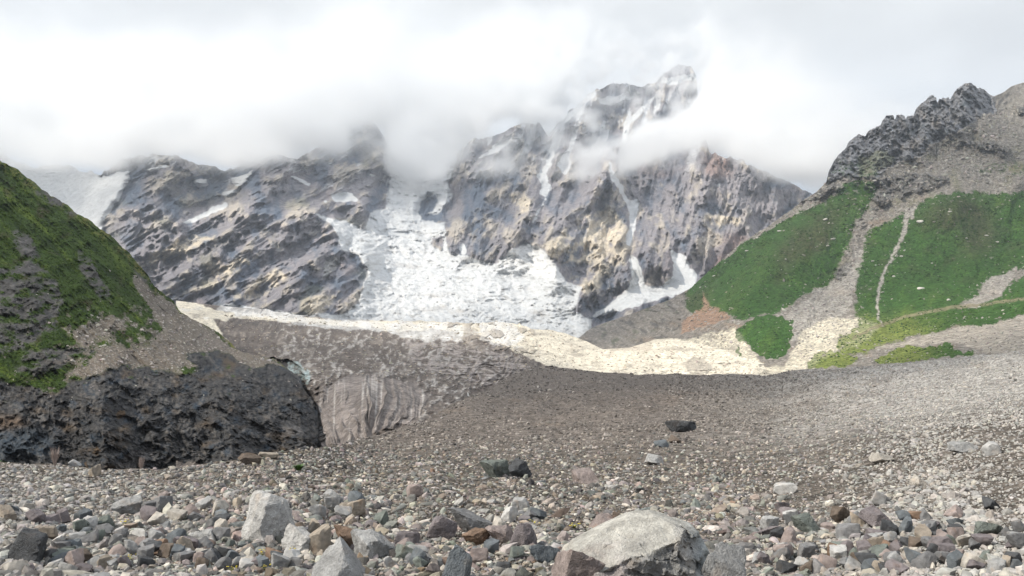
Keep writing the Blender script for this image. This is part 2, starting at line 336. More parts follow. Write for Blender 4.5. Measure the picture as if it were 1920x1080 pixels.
# rock, ice and snow colours, partly painted for sun and shade
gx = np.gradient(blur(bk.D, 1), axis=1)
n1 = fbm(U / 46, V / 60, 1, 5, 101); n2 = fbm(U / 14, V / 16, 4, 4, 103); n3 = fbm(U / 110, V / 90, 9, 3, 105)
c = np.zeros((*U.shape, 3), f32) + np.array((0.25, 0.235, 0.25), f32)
c = mixc(c, (0.118, 0.145, 0.19), sst(-0.15, 0.3, -n1 + 0.3 * n2 + 0.5 * (0.42 - lrg)))  # blue-grey rock, deepened in the hollows to paint in cool shade
c = mixc(c, (0.43, 0.388, 0.34), sst(0.05, 0.42, n1 + 0.5 * n2 + (rel - 0.45) * 0.9))  # tan rock, favoured on the ribs to paint in warm light
c = mixc(c, (0.27, 0.185, 0.155), sst(0.12, 0.5, n3) * 0.55 * sst(1100, 1250, U) + 0.25 * sst(0.1, 0.4, n3))
SUNLIT_TAN = [[(1150, 385), (1100, 400), (1020, 462), (1040, 490), (1043, 527), (1100, 550), (1150, 520), (1177, 480), (1172, 430)], [(955, 365), (985, 360), (1000, 390), (975, 400)], [(540, 592), (600, 545), (628, 560), (600, 596)],
       [(250, 490), (340, 450), (420, 440), (330, 490), (270, 520)], [(440, 560), (520, 500), (540, 520), (470, 580)], [(330, 560), (450, 480), (500, 470), (400, 540)], [(1320, 400), (1380, 410), (1390, 425), (1330, 425)]]
tan = bk.mask(SUNLIT_TAN, 12, 20, 4, 33) * sst(-0.35, 0.2, n2 + (rel - 0.4))
c = mixc(c, (0.64, 0.56, 0.44), tan * 0.85)  # sunlit patches of rock painted as paler tan
c = mixc(c, (0.20, 0.205, 0.13), sst(0.1, 0.5, fbm(U / 60, V / 40, 12, 3, 141)) * 0.45 * sst(760, 700, U))
c = mixc(c, (0.34, 0.33, 0.32), bk.mask([[(603, 527), (610, 490), (630, 477), (639, 490), (620, 515)]], 3, 10, 1, 6))
dirt = sst(0.42, 0.8, cr) * 0.0 + sst(0.05, 0.55, fbm(U / 12, V / 7, 2, 4, 151) + 0.35 * fbm(U / 90, V / 50, 2, 2, 152))
wh = mixc(np.zeros_like(c) + np.array((0.62, 0.63, 0.635), f32), (0.28, 0.275, 0.27), dirt * 0.85 * ice * sst(330, 460, V))
flow = fbm((U - 780) / 90 + V / 200, V / 14, 3, 5, 155, 0.6); wh = mixc(wh, (0.44, 0.43, 0.42), ice * sst(0.08, 0.4, flow) * sst(400, 470, V) * 0.7); wh = mixc(wh, (0.40, 0.365, 0.33), ice * sst(0.15, 0.6, fbm(U / 40, V / 22, 2, 4, 156)) * 0.55 * sst(430, 560, V))
shelf = bk.mask([[(930, 496), (960, 470), (983, 452), (1020, 462), (1040, 490), (1050, 508), (1062, 528), (1010, 522), (970, 506)]], 4, 12, 2, 157); wh = mixc(wh, (0.72, 0.72, 0.71), shelf); wh = mixc(wh, (0.62, 0.64, 0.66), snow * dirt * 0.25)
tr = np.where(U > 860, 1, 0) * sst(350, 250, V) * sst(0.27, 0.13, er2 + 0.25 * n2) * sst(-0.4, 0.0, n1) * (0.35 + 0.65 * sst(160, 210, V)); tr = np.maximum(tr, (U < 760) * sst(400, 300, V) * sst(0.55, 0.8, strat + 0.4 * n2) * sst(0.0, 0.2, fbm(U / 60, V / 40, 31, 3, 139)) * 0.9); tr = np.maximum(tr, sst(0.60, 0.75, rel) * sst(340, 300, V) * 0.25 * (U > 860)); c = mixc(c, (0.66, 0.67, 0.68), tr)
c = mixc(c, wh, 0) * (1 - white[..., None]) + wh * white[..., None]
P = unproj(U, V, bk.D)
Pb = P[0].copy()
rows = []
for k in (3, 2, 1):
    q = Pb.copy(); q[:, 1] *= 1 + 0.05 * k; q[:, 0] *= 1 + 0.05 * k; q[:, 2] -= 120 * (k / 3) ** 1.4; rows.append(q)
P = np.concatenate([np.array(rows), P], 0); c = np.concatenate([np.repeat(c[:1], 3, 0), c], 0)
UU = np.concatenate([np.repeat(U[:1], 3, 0), U]); VV = np.concatenate([np.repeat(V[:1], 3, 0), V]); WW = np.concatenate([np.repeat(white[:1], 3, 0), white])
nv, nu = P.shape[:2]; fc = grid_faces(nv, nu)
fu = UU.ravel()[fc[:, 0]]; fv = VV.ravel()[fc[:, 0]]; fw = WW.ravel()[fc].mean(1) > 0.5
m_mtn = mat("mountain_rock", 0.95, 0.06, 0.9, 13.0, 0.42, 10, 0.1)
m_ice = mat("glacier_ice", 0.8, 0.06, 0.8, 14.0, 0.16, 9, 0.2)
def sub(name, sel, m):
    f = fc[sel]; used, inv = np.unique(f, return_inverse=True)
    me = make_mesh(name, P.reshape(-1, 3)[used], inv.reshape(-1, 4), c.reshape(-1, 3)[used]); return add(name, me, m, kind='structure')
left = fu < 760
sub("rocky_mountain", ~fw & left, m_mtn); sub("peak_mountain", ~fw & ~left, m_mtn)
sub("snow_field", fw & (fu < 560) & (fv < 545), m_ice); sub("glacier_field", fw & ~((fu < 560) & (fv < 545)), m_ice)

# ================================================================ lower glacier tongue and the bright debris flat (mid distance)
topB = [(300, 560), (400, 572), (450, 577), (480, 578), (560, 590), (640, 600), (800, 602), (880, 606), (930, 603), (960, 605), (1000, 618), (1030, 618), (1060, 625), (1100, 640), (1130, 655), (1180, 652), (1230, 636), (1290, 632), (1400, 612), (1500, 596), (1640, 560)]
botB = [(300, 880), (660, 880), (760, 850), (900, 790), (1000, 745), (1100, 735), (1640, 735)]
ctrlB = [(400, 575, 700), (480, 585, 800), (640, 603, 900), (800, 605, 900), (960, 608, 800), (1130, 657, 620), (1290, 635, 700), (1500, 600, 800), (1640, 560, 900),
         (450, 640, 400), (540, 690, 200), (560, 720, 168), (600, 760, 150), (600, 830, 118), (690, 825, 112), (780, 800, 120), (600, 690, 190), (700, 690, 200), (690, 720, 152), (790, 740, 165), (850, 790, 125), (620, 880, 108), (760, 850, 108),
         (640, 650, 330), (800, 660, 330), (900, 680, 290), (960, 640, 480), (900, 740, 200), (1000, 690, 330), (1000, 745, 230), (1150, 690, 430), (1300, 700, 430), (1430, 700, 450), (1500, 700, 620), (1400, 650, 620), (1300, 735, 380), (1600, 720, 800)]
def jagB(u): return (fbm(u / 16, u * 0, 0.3, 4, 61) * 5) * sst(1130, 900, u) * sst(420, 500, u) - 7 * sst(0.1, 0.35, noise3(u / 11, u * 0, 4.0, 8)) * sst(860, 900, u) * sst(1010, 980, u)
gl = Sheet(330, 1640, 1050, 420, topB, botB, ctrlB, jag=jagB); U, V = gl.U, gl.V
SAND = [[(400, 600), (450, 598), (560, 604), (640, 612), (700, 615), (760, 622), (820, 618), (900, 628), (950, 650), (1010, 680), (1100, 700), (1200, 715), (1640, 740), (1640, 540), (900, 560), (900, 600), (640, 600), (480, 590), (420, 585), (330, 560), (330, 610), (400, 635), (425, 640)]]
sand = gl.mask(SAND, 6, 20, 2, 7)
WALL = [[(598, 735), (620, 716), (655, 706), (700, 704), (765, 716), (800, 736), (785, 790), (740, 800), (700, 815), (640, 835), (590, 845), (594, 800)]]
wall = ragged(gl.mask(WALL, 6, 20, 3, 9), 22, U, V, 22, 0.55, 193)
ter = gl.mask([[(760, 640), (860, 650), (960, 665), (1010, 690), (980, 720), (900, 720), (820, 700), (770, 680)]], 6, 20, 4, 10)
cave = gl.mask([[(505, 668), (545, 676), (566, 692), (572, 712), (560, 730), (545, 712), (525, 695)]], 5, 10, 1, 12)
blueice = gl.mask([[(535, 678), (560, 680), (585, 700), (572, 728), (555, 700), (540, 690)]], 5, 10, 2, 13)
white2 = gl.mask([[(450, 575), (500, 577), (560, 592), (700, 603), (850, 606), (900, 620), (860, 640), (800, 640), (720, 622), (640, 618), (560, 608), (500, 596), (440, 592)], [(900, 600), (960, 602), (985, 630), (960, 650), (900, 640)], [(480, 575), (420, 570), (400, 580), (470, 592)]], 6, 16, 2, 14)
warpx = fbm(U / 50, V / 50, 1, 3, 162)
diag = ridged((U * 0.55 - V * 0.8) / 60 + warpx * 2, (U * 0.8 + V * 0.55) / 17 + warpx * 2.8, 0.2, 6, 163, 0.55)
flu = ridged(U / 24 + fbm(U / 50, V / 60, 5, 3, 164) * 1.1 + (V - 740) ** 2 / 9000 * np.sign(U - 690), V / 200, 3, 5, 165, 0.55)
stp = V / 11.5 + fbm(U / 70, V / 40, 2, 3, 166) * 1.0; saw = stp - np.floor(stp)
gen = 1 - np.clip(wall + sand, 0, 1)
serac = sst(610, 600, V) * 0 + gl.mask([[(840, 600), (1000, 600), (1010, 660), (940, 660), (840, 645)]], 8, 20, 6, 20)
f1, f2, cid = cells(U / 15 + fbm(U / 20, V / 20, 1, 2, 88), V / 10 + fbm(U / 20, V / 20, 5, 2, 89))
gl.ridge([(560, 720), (575, 745), (590, 800), (585, 840)], 16, -18, 1)
gl.D = gl.D - gl.px * (gen * ((diag - 0.4) * 44 + fbm(U / 60, V / 34, 1, 5, 167) * 60) + wall * ((flu - 0.45) * 66 + fbm(U / 40, V / 90, 2, 4, 168) * 10)
                       + ter * ((saw ** 1.5) * 9 + (ridged(U / 34 + warpx * 2, V / 8 + warpx * 3, 1, 5, 190) - 0.4) * 22) + sand * (1 - serac) * (fbm(U / 80, V / 16, 2, 5, 169) * 60 + (diag - 0.4) * 8) + serac * ((f2 - f1) * 26 + (cid - 0.5) * 40))
gnoise = ridged(U / 19 + V / 40, V / 12, 3, 6, 191, 0.62); gl.D = gl.D - gl.px * ((sand * 12 + gen * 10) * (gnoise - 0.35) + sand * (fbm(U / 26, V / 9, 4, 4, 192) * 22 + eroded(U / 60.0, V / 24.0, 195) * 30))
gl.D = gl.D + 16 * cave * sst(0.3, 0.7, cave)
n1 = fbm(U / 26, V / 18, 1, 5, 171); n2 = fbm(U / 9, V / 9, 4, 4, 173)
c = np.zeros((*U.shape, 3), f32) + np.array((0.12, 0.10, 0.088), f32)
c = mixc(c, (0.22, 0.19, 0.165), sst(-0.1, 0.4, n1 + 0.5 * n2)); c = mixc(c, (0.085, 0.075, 0.068), sst(0.1, 0.45, fbm((U + V) / 40, V / 14, 6, 5, 194, 0.6)) * 0.8)
c = mixc(c, (0.50, 0.47, 0.44), gen * sst(0.45, 0.85, 0.45 * diag + 0.6 * gnoise + 0.5 * n2) * 0.75 * sst(470, 560, U) * sst(1080, 880, U) * sst(850, 740, V))
c = mixc(c, (0.225, 0.197, 0.182), wall * 0.9)
c = mixc(c, (0.085, 0.07, 0.065), wall * sst(0.05, 0.4, fbm(U / 16 + 0.02 * (V - 740), V / 90, 14, 5, 182)) * 0.7)
c = mixc(c, (0.52, 0.49, 0.46), wall * sst(0.05, 0.4, fbm(U / 9 + V / 200, V / 130, 4, 4, 181)) * 0.75)
c = mixc(c, (0.34, 0.30, 0.28), ter * sst(0.3, 0.7, ridged(U / 34 + warpx * 2, V / 8 + warpx * 3, 1, 5, 190)) * 0.8)
c = mixc(c, (0.66, 0.60, 0.49), sand)
c = mixc(c, (0.34, 0.30, 0.25), sand * sst(-0.05, 0.35, fbm(U / 44, V / 10, 1, 6, 183, 0.66)) * 0.75); c = mixc(c, (0.24, 0.215, 0.185), sand * sst(0.15, 0.4, fbm(U / 9, V / 5, 1, 4, 184)) * 0.6 * sst(1000, 850, U)); c = mixc(c, (0.66, 0.64, 0.60), sand * sst(0.1, 0.4, -fbm(U / 24, V / 8, 1, 5, 183)) * 0.7 * sst(1050, 950, U))
c = mixc(c, (0.62, 0.61, 0.59), white2 * (0.5 + 0.5 * sst(-0.2, 0.3, n1)))
c = mixc(c, (0.30, 0.26, 0.22), serac * sst(0.55, 0.9, cid) * 0.7)
c = mixc(c, (0.40, 0.50, 0.50), blueice * sst(-0.3, 0.2, n2) * 0.8)
c = mixc(c, (0.02, 0.02, 0.022), sst(0.4, 0.8, cave) * 0.85 * (1 - blueice))  # shade inside the cave mouth painted near-black
c = mixc(c, (0.50, 0.44, 0.36), gl.mask([[(1085, 632), (1130, 655), (1220, 662), (1225, 640), (1130, 628)]], 4, 12, 2, 61) * 0.8)
c = mixc(c, (0.26, 0.23, 0.20), gl.mask([[(1280, 680), (1300, 668), (1330, 680), (1340, 697), (1290, 695)]], 4, 12, 2, 62) * 0.6)
c = mixc(c, (0.8, 0.78, 0.74), gl.mask([[(877, 735), (883, 750), (880, 760), (888, 775), (880, 772), (875, 755)], [(812, 790), (828, 780), (832, 795), (820, 802)]], 3, 8, 0, 63) * 0.8)
m_gl = mat("dirty_glacier", 0.85, 0.35, 0.7, 1.2, 0.26, 8, 0.2, fine=(0.9, 0.28, 0.6), fine2=(0.28, 0.16))
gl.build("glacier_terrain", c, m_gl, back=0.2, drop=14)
# ================================================================ left hill: grass over a dark cliff
topG = [(-400, -60), (-150, 178), (0, 300), (33, 317), (50, 333), (67, 345), (92, 364), (117, 377), (143, 397), (167, 413), (187, 428), (213, 446), (233, 466), (250, 484), (257, 495), (277, 514), (290, 536), (300, 546), (320, 560),
        (335, 582), (353, 594), (373, 604), (410, 624), (430, 640), (443, 656), (483, 667), (513, 674), (533, 688), (563, 707), (568, 728), (587, 753), (596, 773), (599, 800)]
botG = [(-400, 930), (599, 900)]
ctrlG = [(-400, 0, 330), (-150, 180, 340), (0, 300, 330), (117, 377, 320), (233, 466, 310), (300, 546, 300), (373, 604, 285), (443, 656, 240), (533, 688, 190), (568, 728, 165), (599, 800, 128), (590, 880, 112),
         (-400, 500, 170), (-200, 500, 180), (0, 450, 215), (100, 500, 200), (200, 560, 195), (0, 600, 140), (150, 620, 150), (270, 620, 175), (350, 660, 180), (430, 690, 170), (0, 715, 108), (100, 735, 104), (170, 715, 110), (260, 690, 125), (350, 700, 132), (450, 690, 150),
         (0, 860, 88), (150, 860, 88), (300, 870, 90), (450, 860, 96), (-400, 900, 85), (300, 780, 100), (450, 780, 116), (530, 760, 128), (100, 800, 95), (-400, 715, 105)]
def jagG(u): return fbm(u / 14, u * 0, 0.7, 4, 201) * 7
hg = Sheet(-400, 599, 900, 560, topG, botG, ctrlG, jag=jagG); U, V = hg.U, hg.V
CLIFF = [[(-500, 712), (0, 712), (60, 728), (100, 733), (140, 715), (190, 700), (240, 688), (300, 694), (350, 708), (390, 695), (350, 680), (355, 668), (400, 655), (440, 668), (470, 690), (520, 682), (610, 730), (610, 940), (-500, 940)]]
cliff = ragged(hg.mask(CLIFF, 8, 30, 1, 203), 16, U, V, 30, 0.85, 261)
OUT = [[(-400, 480), (-40, 500), (20, 505), (60, 492), (105, 518), (118, 560), (105, 600), (60, 645), (0, 665), (-400, 680)], [(20, 690), (60, 660), (165, 640), (175, 660), (110, 690), (60, 712)], [(225, 480), (300, 548), (285, 545), (240, 500)], [(368, 625), (400, 622), (425, 635), (440, 655), (400, 662), (378, 648)],
       [(140, 480), (150, 470), (190, 520), (210, 560), (190, 560), (150, 510)], [(20, 430), (55, 440), (80, 480), (60, 500), (30, 470)], [(50, 345), (110, 375), (160, 410), (150, 412), (95, 380), (45, 355)], [(200, 600), (240, 595), (230, 612), (195, 615)], [(80, 610), (110, 612), (100, 625), (75, 622)]]
outc = ragged(hg.mask(OUT, 9, 22, 1, 205), 14, U, V, 20, 0.75, 262) * (1 - cliff) * sst(-0.22, 0.05, fbm(U / 34, V / 16, 6, 5, 265, 0.6))
SCREE = [[(245, 515), (262, 520), (300, 556), (360, 596), (440, 655), (500, 672), (560, 706), (500, 690), (450, 690), (400, 690), (350, 690), (300, 700), (240, 698), (170, 715), (120, 700), (150, 680), (190, 660), (220, 640), (250, 655), (280, 640), (300, 620), (290, 590), (270, 560), (250, 540)],
         [(130, 625), (170, 600), (250, 590), (255, 600), (200, 630), (160, 650), (135, 645)], [(240, 575), (260, 560), (265, 580), (245, 590)]]
scree = ragged(hg.mask(SCREE, 12, 26, 2, 207), 16, U, V, 15, 0.75, 263) * (1 - cliff)
spots = sst(0.10, 0.24, fbm(U / 20, V / 16, 3, 4, 208) - 0.12 + 0.35 * sst(500, 700, V) * sst(60, 200, U))
scree = np.maximum(scree, spots * (1 - cliff) * sst(540, 600, V) * 0.8)
# grassy ribs run down to the lower right
aa = (U + V * 0.9); cc = (V - U * 0.95)
rib = fbm(aa / 260, cc / 34, 0.3, 5, 211, 0.55); rg = ridged(U / 60 + V / 200, V / 48, 1.7, 6, 213, 0.55)
blocky = ridged(U / 70 + fbm(U / 50, V / 50, 1, 3, 215), V / 46 + fbm(U / 50, V / 50, 6, 3, 216), 0.5, 7, 217, 0.58)
f1, f2, cid = cells(U / 26 + fbm(U / 30, V / 30, 1, 3, 218) * 1.2, V / 20 + fbm(U / 30, V / 30, 4, 3, 219) * 1.2, 4)
hg.ridge([(350, 660), (400, 720), (430, 800), (440, 880)], 60, 9, 1); hg.ridge([(200, 700), (190, 780), (200, 870)], 60, 8, 1); hg.ridge([(540, 700), (560, 770), (570, 850)], 40, 6, 1)
g_ = 1 - np.maximum(cliff, outc)
soft = blur(g_, 5)
gf = fbm(U / 9, V / 9, 1, 4, 221)
jt = ridged((U * 0.75 + V * 0.66) / 90, (V * 0.75 - U * 0.66) / 30, 5, 7, 226, 0.6); lay = ridged((U * 0.93 + V * 0.36) / 170 + blocky * 0.4, (V * 0.93 - U * 0.36) / 46 + blocky * 0.4, 8, 6, 228, 0.58); er3 = eroded(U / 60.0, V / 70.0, 227); b2 = ridged(U / 22 + blocky, V / 13 + blocky, 2.5, 5, 222, 0.62); q1, q2, qid = cells(U / 11 + gf * 0.6, V / 8 + gf * 0.6, 24)
rg2 = ridged(aa / 90, cc / 13, 3.3, 5, 225, 0.58)
vary = 0.35 + 1.1 * sst(-0.2, 0.35, fbm(U / 110, V / 80, 3, 3, 229))
hg.D = hg.D - hg.px * (soft * (rib * 70 + (rg - 0.3) * 40 + (rg2 - 0.35) * 32 + gf * 6) + (1 - soft) * ((blocky - 0.35) * 16 + (lay - 0.4) * 40 + (cid - 0.5) * 10 + (qid - 0.5) * 5 + (b2 - 0.35) * 14 * vary + (rg - 0.3) * 40 + (jt - 0.35) * 42 * vary + er3 * 30) + outc * 4)
n1 = fbm(U / 30, V / 26, 1, 5, 231); n2 = fbm(U / 7, V / 7, 4, 4, 233); n3 = fbm(aa / 150, cc / 26, 9, 4, 235)
c = np.zeros((*U.shape, 3), f32) + np.array((0.052, 0.086, 0.020), f32)
c = mixc(c, (0.105, 0.150, 0.026), sst(0.0, 0.4, n3 + 0.5 * n2)); c = mixc(c, (0.030, 0.048, 0.018), sst(0.0, 0.45, 0.6 * n2 - n3 + (0.4 - rg2)) * 0.8)  # dark grass follows the furrows, painting shade between the ribs
c = mixc(c, (0.080, 0.068, 0.038), sst(0.1, 0.45, fbm(U / 30, V / 24, 2, 5, 237)) * 0.75)
c = mixc(c, (0.20, 0.19, 0.06), sst(26, 4, V - np.interp(U, *zip(*topG))) * sst(-0.2, 0.3, n2 + n1) * 0.75)  # lit rim along the crest painted in as yellower grass
c = mixc(c, (0.115, 0.11, 0.105), outc)
c = mixc(c, (0.21, 0.20, 0.19), outc * sst(0.05, 0.4, fbm(U / 16, V / 8, 4, 4, 239)) * 0.6)
c = mixc(c, (0.24, 0.205, 0.175), scree * 0.92); c = mixc(c, (0.13, 0.115, 0.10), scree * sst(0.05, 0.4, fbm(U / 22, V / 16, 5, 5, 252, 0.6)) * 0.7)
c = mixc(c, (0.42, 0.39, 0.36), scree * sst(0.15, 0.4, fbm(U / 4.5, V / 3.6, 4, 3, 241)) * 0.7)
ck = np.zeros_like(c) + np.array((0.088, 0.086, 0.086), f32)
ck = mixc(ck, (0.045, 0.066, 0.092), sst(0.0, 0.4, n1) * 0.8); ck = mixc(ck, (0.17, 0.115, 0.065), sst(0.05, 0.45, fbm(U / 50, V / 30, 6, 4, 243)) * 0.55)
ck = mixc(ck, (0.22, 0.20, 0.18), sst(0.05, 0.5, n2 + 0.5 * n1 + 0.6 * (jt - 0.4)) * 0.5); ck = mixc(ck, (0.025, 0.028, 0.034), sst(0.0, 0.4, -n2 - 0.4 * n1) * 0.7)
ck = mixc(ck, (0.05, 0.085, 0.12), hg.mask([[(-100, 790), (40, 795), (90, 815), (100, 840), (60, 860), (-100, 860)]], 14, 30, 12, 44) * 0.4)
ck = mixc(ck, (0.32, 0.20, 0.11), hg.mask([[(-100, 780), (30, 780), (60, 795), (10, 805), (-100, 806)]], 9, 16, 8, 45) * 0.35)
ck = mixc(ck, (0.16, 0.10, 0.05), hg.mask([[(172, 846), (180, 838), (190, 845), (180, 852), (174, 852)], [(158, 868), (164, 865), (166, 880), (158, 880)], [(215, 775), (232, 768), (236, 776), (222, 786)]], 4, 7, 1, 46) * 0.6)
ck = mixc(ck, (0.26, 0.24, 0.23), hg.mask([[(205, 885), (240, 850), (270, 838), (290, 850), (250, 885)], [(520, 800), (560, 800), (575, 812), (550, 818)]], 6, 16, 3, 47) * 0.4)
ck = mixc(ck, (0.05, 0.10, 0.03), hg.mask([[(-100, 868), (0, 862), (36, 872), (40, 890), (-100, 890)]], 3, 10, 1, 48))
c = c * (1 - cliff[..., None]) + ck * cliff[..., None]
c = mixc(c, (0.07, 0.11, 0.022), cliff * sst(0.25, 0.5, fbm(U / 22, V / 14, 8, 4, 249)) * sst(780, 700, V) * 0.9)
m_hill = mat("grassy_slope", 0.95, 0.9, 1.0, 1.3, 0.5, 10, 0.08)
hg.build("cliff_hill", c, m_hill, back=0.25, drop=40, side=True)

# ================================================================ right hill: crag, scree and grass
topH = [(1080, 636), (1110, 614), (1150, 600), (1200, 582), (1255, 562), (1280, 548), (1295, 540), (1330, 508), (1390, 455), (1440, 425), (1480, 396), (1504, 377), (1533, 358), (1549, 342), (1553, 326), (1556, 316), (1564, 300), (1575, 288),
        (1587, 278), (1590, 267), (1600, 258), (1611, 252), (1621, 256), (1626, 248), (1633, 242), (1651, 235), (1656, 224), (1661, 216), (1675, 216), (1678, 226), (1681, 216), (1696, 216), (1698, 223), (1702, 218), (1713, 216), (1718, 202),
        (1728, 194), (1736, 190), (1742, 181), (1749, 179), (1755, 182), (1757, 193), (1762, 185), (1778, 183), (1782, 186), (1791, 171), (1800, 163), (1807, 158), (1818, 154), (1828, 160), (1833, 166), (1842, 167), (1849, 170), (1855, 177), (1862, 181),
        (1882, 173), (1896, 162), (1920, 155), (2000, 130), (2300, 60)]
botH = [(1080, 720), (1560, 735), (2300, 720)]
ctrlH = [(1080, 636, 1000), (1200, 582, 980), (1295, 540, 960), (1390, 455, 1000), (1504, 377, 1080), (1556, 316, 1120), (1661, 216, 1200), (1749, 179, 1250), (1818, 154, 1280), (1882, 173, 1420), (2300, 60, 1500), (1650, 330, 1040), (1750, 300, 1080), (1850, 220, 1200), (1920, 250, 1150), (2300, 250, 1100),
         (1600, 420, 900), (1500, 480, 850), (1400, 560, 770), (1300, 600, 760), (1150, 640, 880), (1100, 650, 860), (1750, 400, 860), (1900, 400, 860), (1650, 520, 740), (1850, 520, 700), (1560, 600, 620), (1700, 600, 560), (1450, 620, 620), (1480, 690, 470), (1350, 640, 640), (1250, 640, 700), (1100, 700, 600), (1300, 700, 500),
         (1600, 690, 400), (1750, 690, 320), (1900, 690, 260), (1900, 600, 430), (1750, 590, 520), (1800, 640, 400), (2300, 700, 200), (2300, 560, 480), (1650, 640, 480)]
def jagH(u): return fbm(u / 5, u * 0, 0.7, 4, 301) * 5 * sst(1540, 1560, u) * sst(1870, 1850, u) + fbm(u / 18, u * 0, 0.7, 4, 302) * 2.5
hr = Sheet(1080, 2300, 1000, 480, topH, botH, ctrlH, jag=jagH, mid=(345, 0.34, 30)); U, V = hr.U, hr.V
CRAG = [[(1500, 300), (1540, 345), (1570, 335), (1590, 327), (1612, 332), (1640, 336), (1660, 318), (1690, 302), (1725, 292), (1745, 270), (1790, 250), (1815, 235), (1838, 218), (1868, 212), (1862, 185), (1855, 130), (1500, 130)]]
crag = hr.mask(CRAG, 6, 14, 1, 303)
KNOB = [[(1800, 265), (1830, 262), (1890, 275), (1885, 290), (1840, 280)], [(1905, 200), (1925, 195), (1935, 215), (1910, 215)], [(1620, 345), (1700, 320), (1780, 330), (1760, 350), (1680, 372), (1640, 385)], [(1560, 505), (1590, 490), (1600, 500), (1575, 525), (1558, 520)], [(1590, 350), (1560, 360), (1520, 375), (1500, 380), (1560, 345)]]
knob = hr.mask(KNOB, 9, 18, 2, 305)
G1 = [[(1290, 545), (1330, 505), (1395, 455), (1440, 430), (1475, 412), (1520, 388), (1560, 372), (1580, 352), (1610, 335), (1650, 345), (1625, 385), (1600, 420), (1590, 468), (1562, 505), (1560, 525), (1520, 545), (1470, 585), (1420, 592), (1390, 600), (1345, 578), (1300, 590), (1288, 580)]]
G2 = [[(1625, 430), (1660, 415), (1695, 400), (1712, 388), (1740, 372), (1790, 360), (1850, 362), (2300, 355), (2300, 480), (1915, 505), (1880, 520), (1845, 530), (1838, 550), (1790, 577), (1700, 602), (1665, 640), (1600, 660), (1560, 640), (1610, 610), (1600, 575), (1608, 520), (1618, 480)]]
G3 = [[(1825, 574), (1870, 552), (1910, 520), (2300, 480), (2300, 590), (1900, 580)], [(1560, 655), (1600, 630), (1650, 606), (1740, 582), (1850, 574), (2300, 550), (2300, 575), (1925, 585), (1890, 598), (1860, 604), (1835, 614), (1800, 608), (1760, 622), (1710, 630), (1665, 640), (1640, 655), (1600, 668)]]
G4 = [[(1636, 676), (1665, 662), (1690, 650), (1715, 648), (1735, 655), (1760, 648), (1776, 640), (1788, 644), (1784, 656), (1830, 658), (1824, 664), (1790, 670), (1750, 672), (1700, 681), (1655, 682)], [(1510, 684), (1530, 664), (1556, 656), (1580, 664), (1612, 668), (1604, 680), (1570, 690), (1520, 691)], [(1740, 692), (1765, 685), (1762, 697), (1745, 700)],
      [(1390, 608), (1430, 590), (1465, 592), (1487, 605), (1486, 625), (1475, 640), (1484, 650), (1468, 672), (1435, 675), (1410, 655), (1400, 640), (1388, 640), (1376, 628)], [(1378, 655), (1388, 650), (1390, 668), (1380, 668)]]
G5 = [[(1560, 320), (1600, 300), (1640, 310), (1640, 330), (1590, 335)], [(1830, 305), (1920, 310), (2300, 300), (2300, 330), (1900, 328), (1840, 325)]]
PATH = [[(1700, 388), (1720, 385), (1709, 410), (1699, 440), (1685, 468), (1667, 500), (1656, 525), (1649, 560), (1648, 575), (1652, 600), (1660, 612), (1654, 612), (1646, 598), (1643, 560), (1650, 525), (1660, 500), (1679, 465), (1690, 435)]]
CHUTE = [[(1905, 500), (1880, 515), (1850, 524), (1840, 535), (1845, 550), (1800, 574), (1828, 576), (1874, 556), (1904, 520)]]
grass = np.clip(hr.mask(G1, 9, 18, 1, 311) + hr.mask(G2, 9, 18, 1, 313) + hr.mask(G3, 6, 16, 1, 314), 0, 1)
g4 = hr.mask(G4, 7, 10, 1, 315); g5 = hr.mask(G5, 12, 16, 4, 316) * 0.55
path = hr.mask(PATH, 7, 12, 1, 317) * sst(-0.45, -0.2, fbm(U / 7, V / 7, 3, 3, 372) + 0.25 * sst(560, 480, V)); chute = hr.mask(CHUTE, 6, 12, 1, 318)
holes = sst(0.30, 0.42, fbm(U / 9, V / 5, 3, 4, 319) + 0.10 * sst(420, 340, V) + 0.10 * sst(1540, 1620, U) * sst(1660, 1600, U))
grass = ragged(grass, 10, U, V, 13, 0.75, 362); g4 = ragged(g4, 5, U, V, 9, 0.5, 364)
grass = np.clip(np.maximum(grass * (1 - path) * (1 - chute) * (1 - holes * 0.8), g4), 0, 1); grass = np.maximum(grass, g5 * sst(-0.1, 0.2, fbm(U / 9, V / 6, 3, 3, 320)))
cr_ = ridged(U / 34 + fbm(U / 30, V / 30, 2, 3, 321) * 0.7, V / 60, 0.5, 6, 323, 0.6); cr2 = ridged((U + V) / 40, (V - U) / 18, 0.5, 6, 325, 0.58)
jc = ridged((U * 0.5 + V * 0.87) / 70, (V * 0.5 - U * 0.87) / 24, 5, 7, 326, 0.62); _1, _2, kc = cells((U + V) / 14, (V - U) / 9, 39)
rib = ridged((U * 0.9 + V * 0.35) / 130 + fbm(U / 160, V / 160, 2, 3, 327) * 0.8, V / 420, 1, 4, 329, 0.45)
hr.ridge([(1818, 155), (1805, 200), (1790, 245)], 34, 40, 1); hr.ridge([(1749, 180), (1745, 230), (1720, 290)], 30, 35, 1); hr.ridge([(1660, 220), (1650, 270), (1640, 330)], 28, 30, 1); hr.ridge([(1700, 220), (1700, 290)], 14, 20, 1); hr.ridge([(1600, 265), (1590, 330)], 25, 25, 1)
hr.ridge([(1640, 345), (1590, 450), (1540, 540)], 60, -26, 1.2); hr.ridge([(1560, 350), (1470, 460), (1400, 570)], 120, 44, 1.2); hr.ridge([(1790, 360), (1800, 420), (1830, 500)], 80, 40, 1.2)
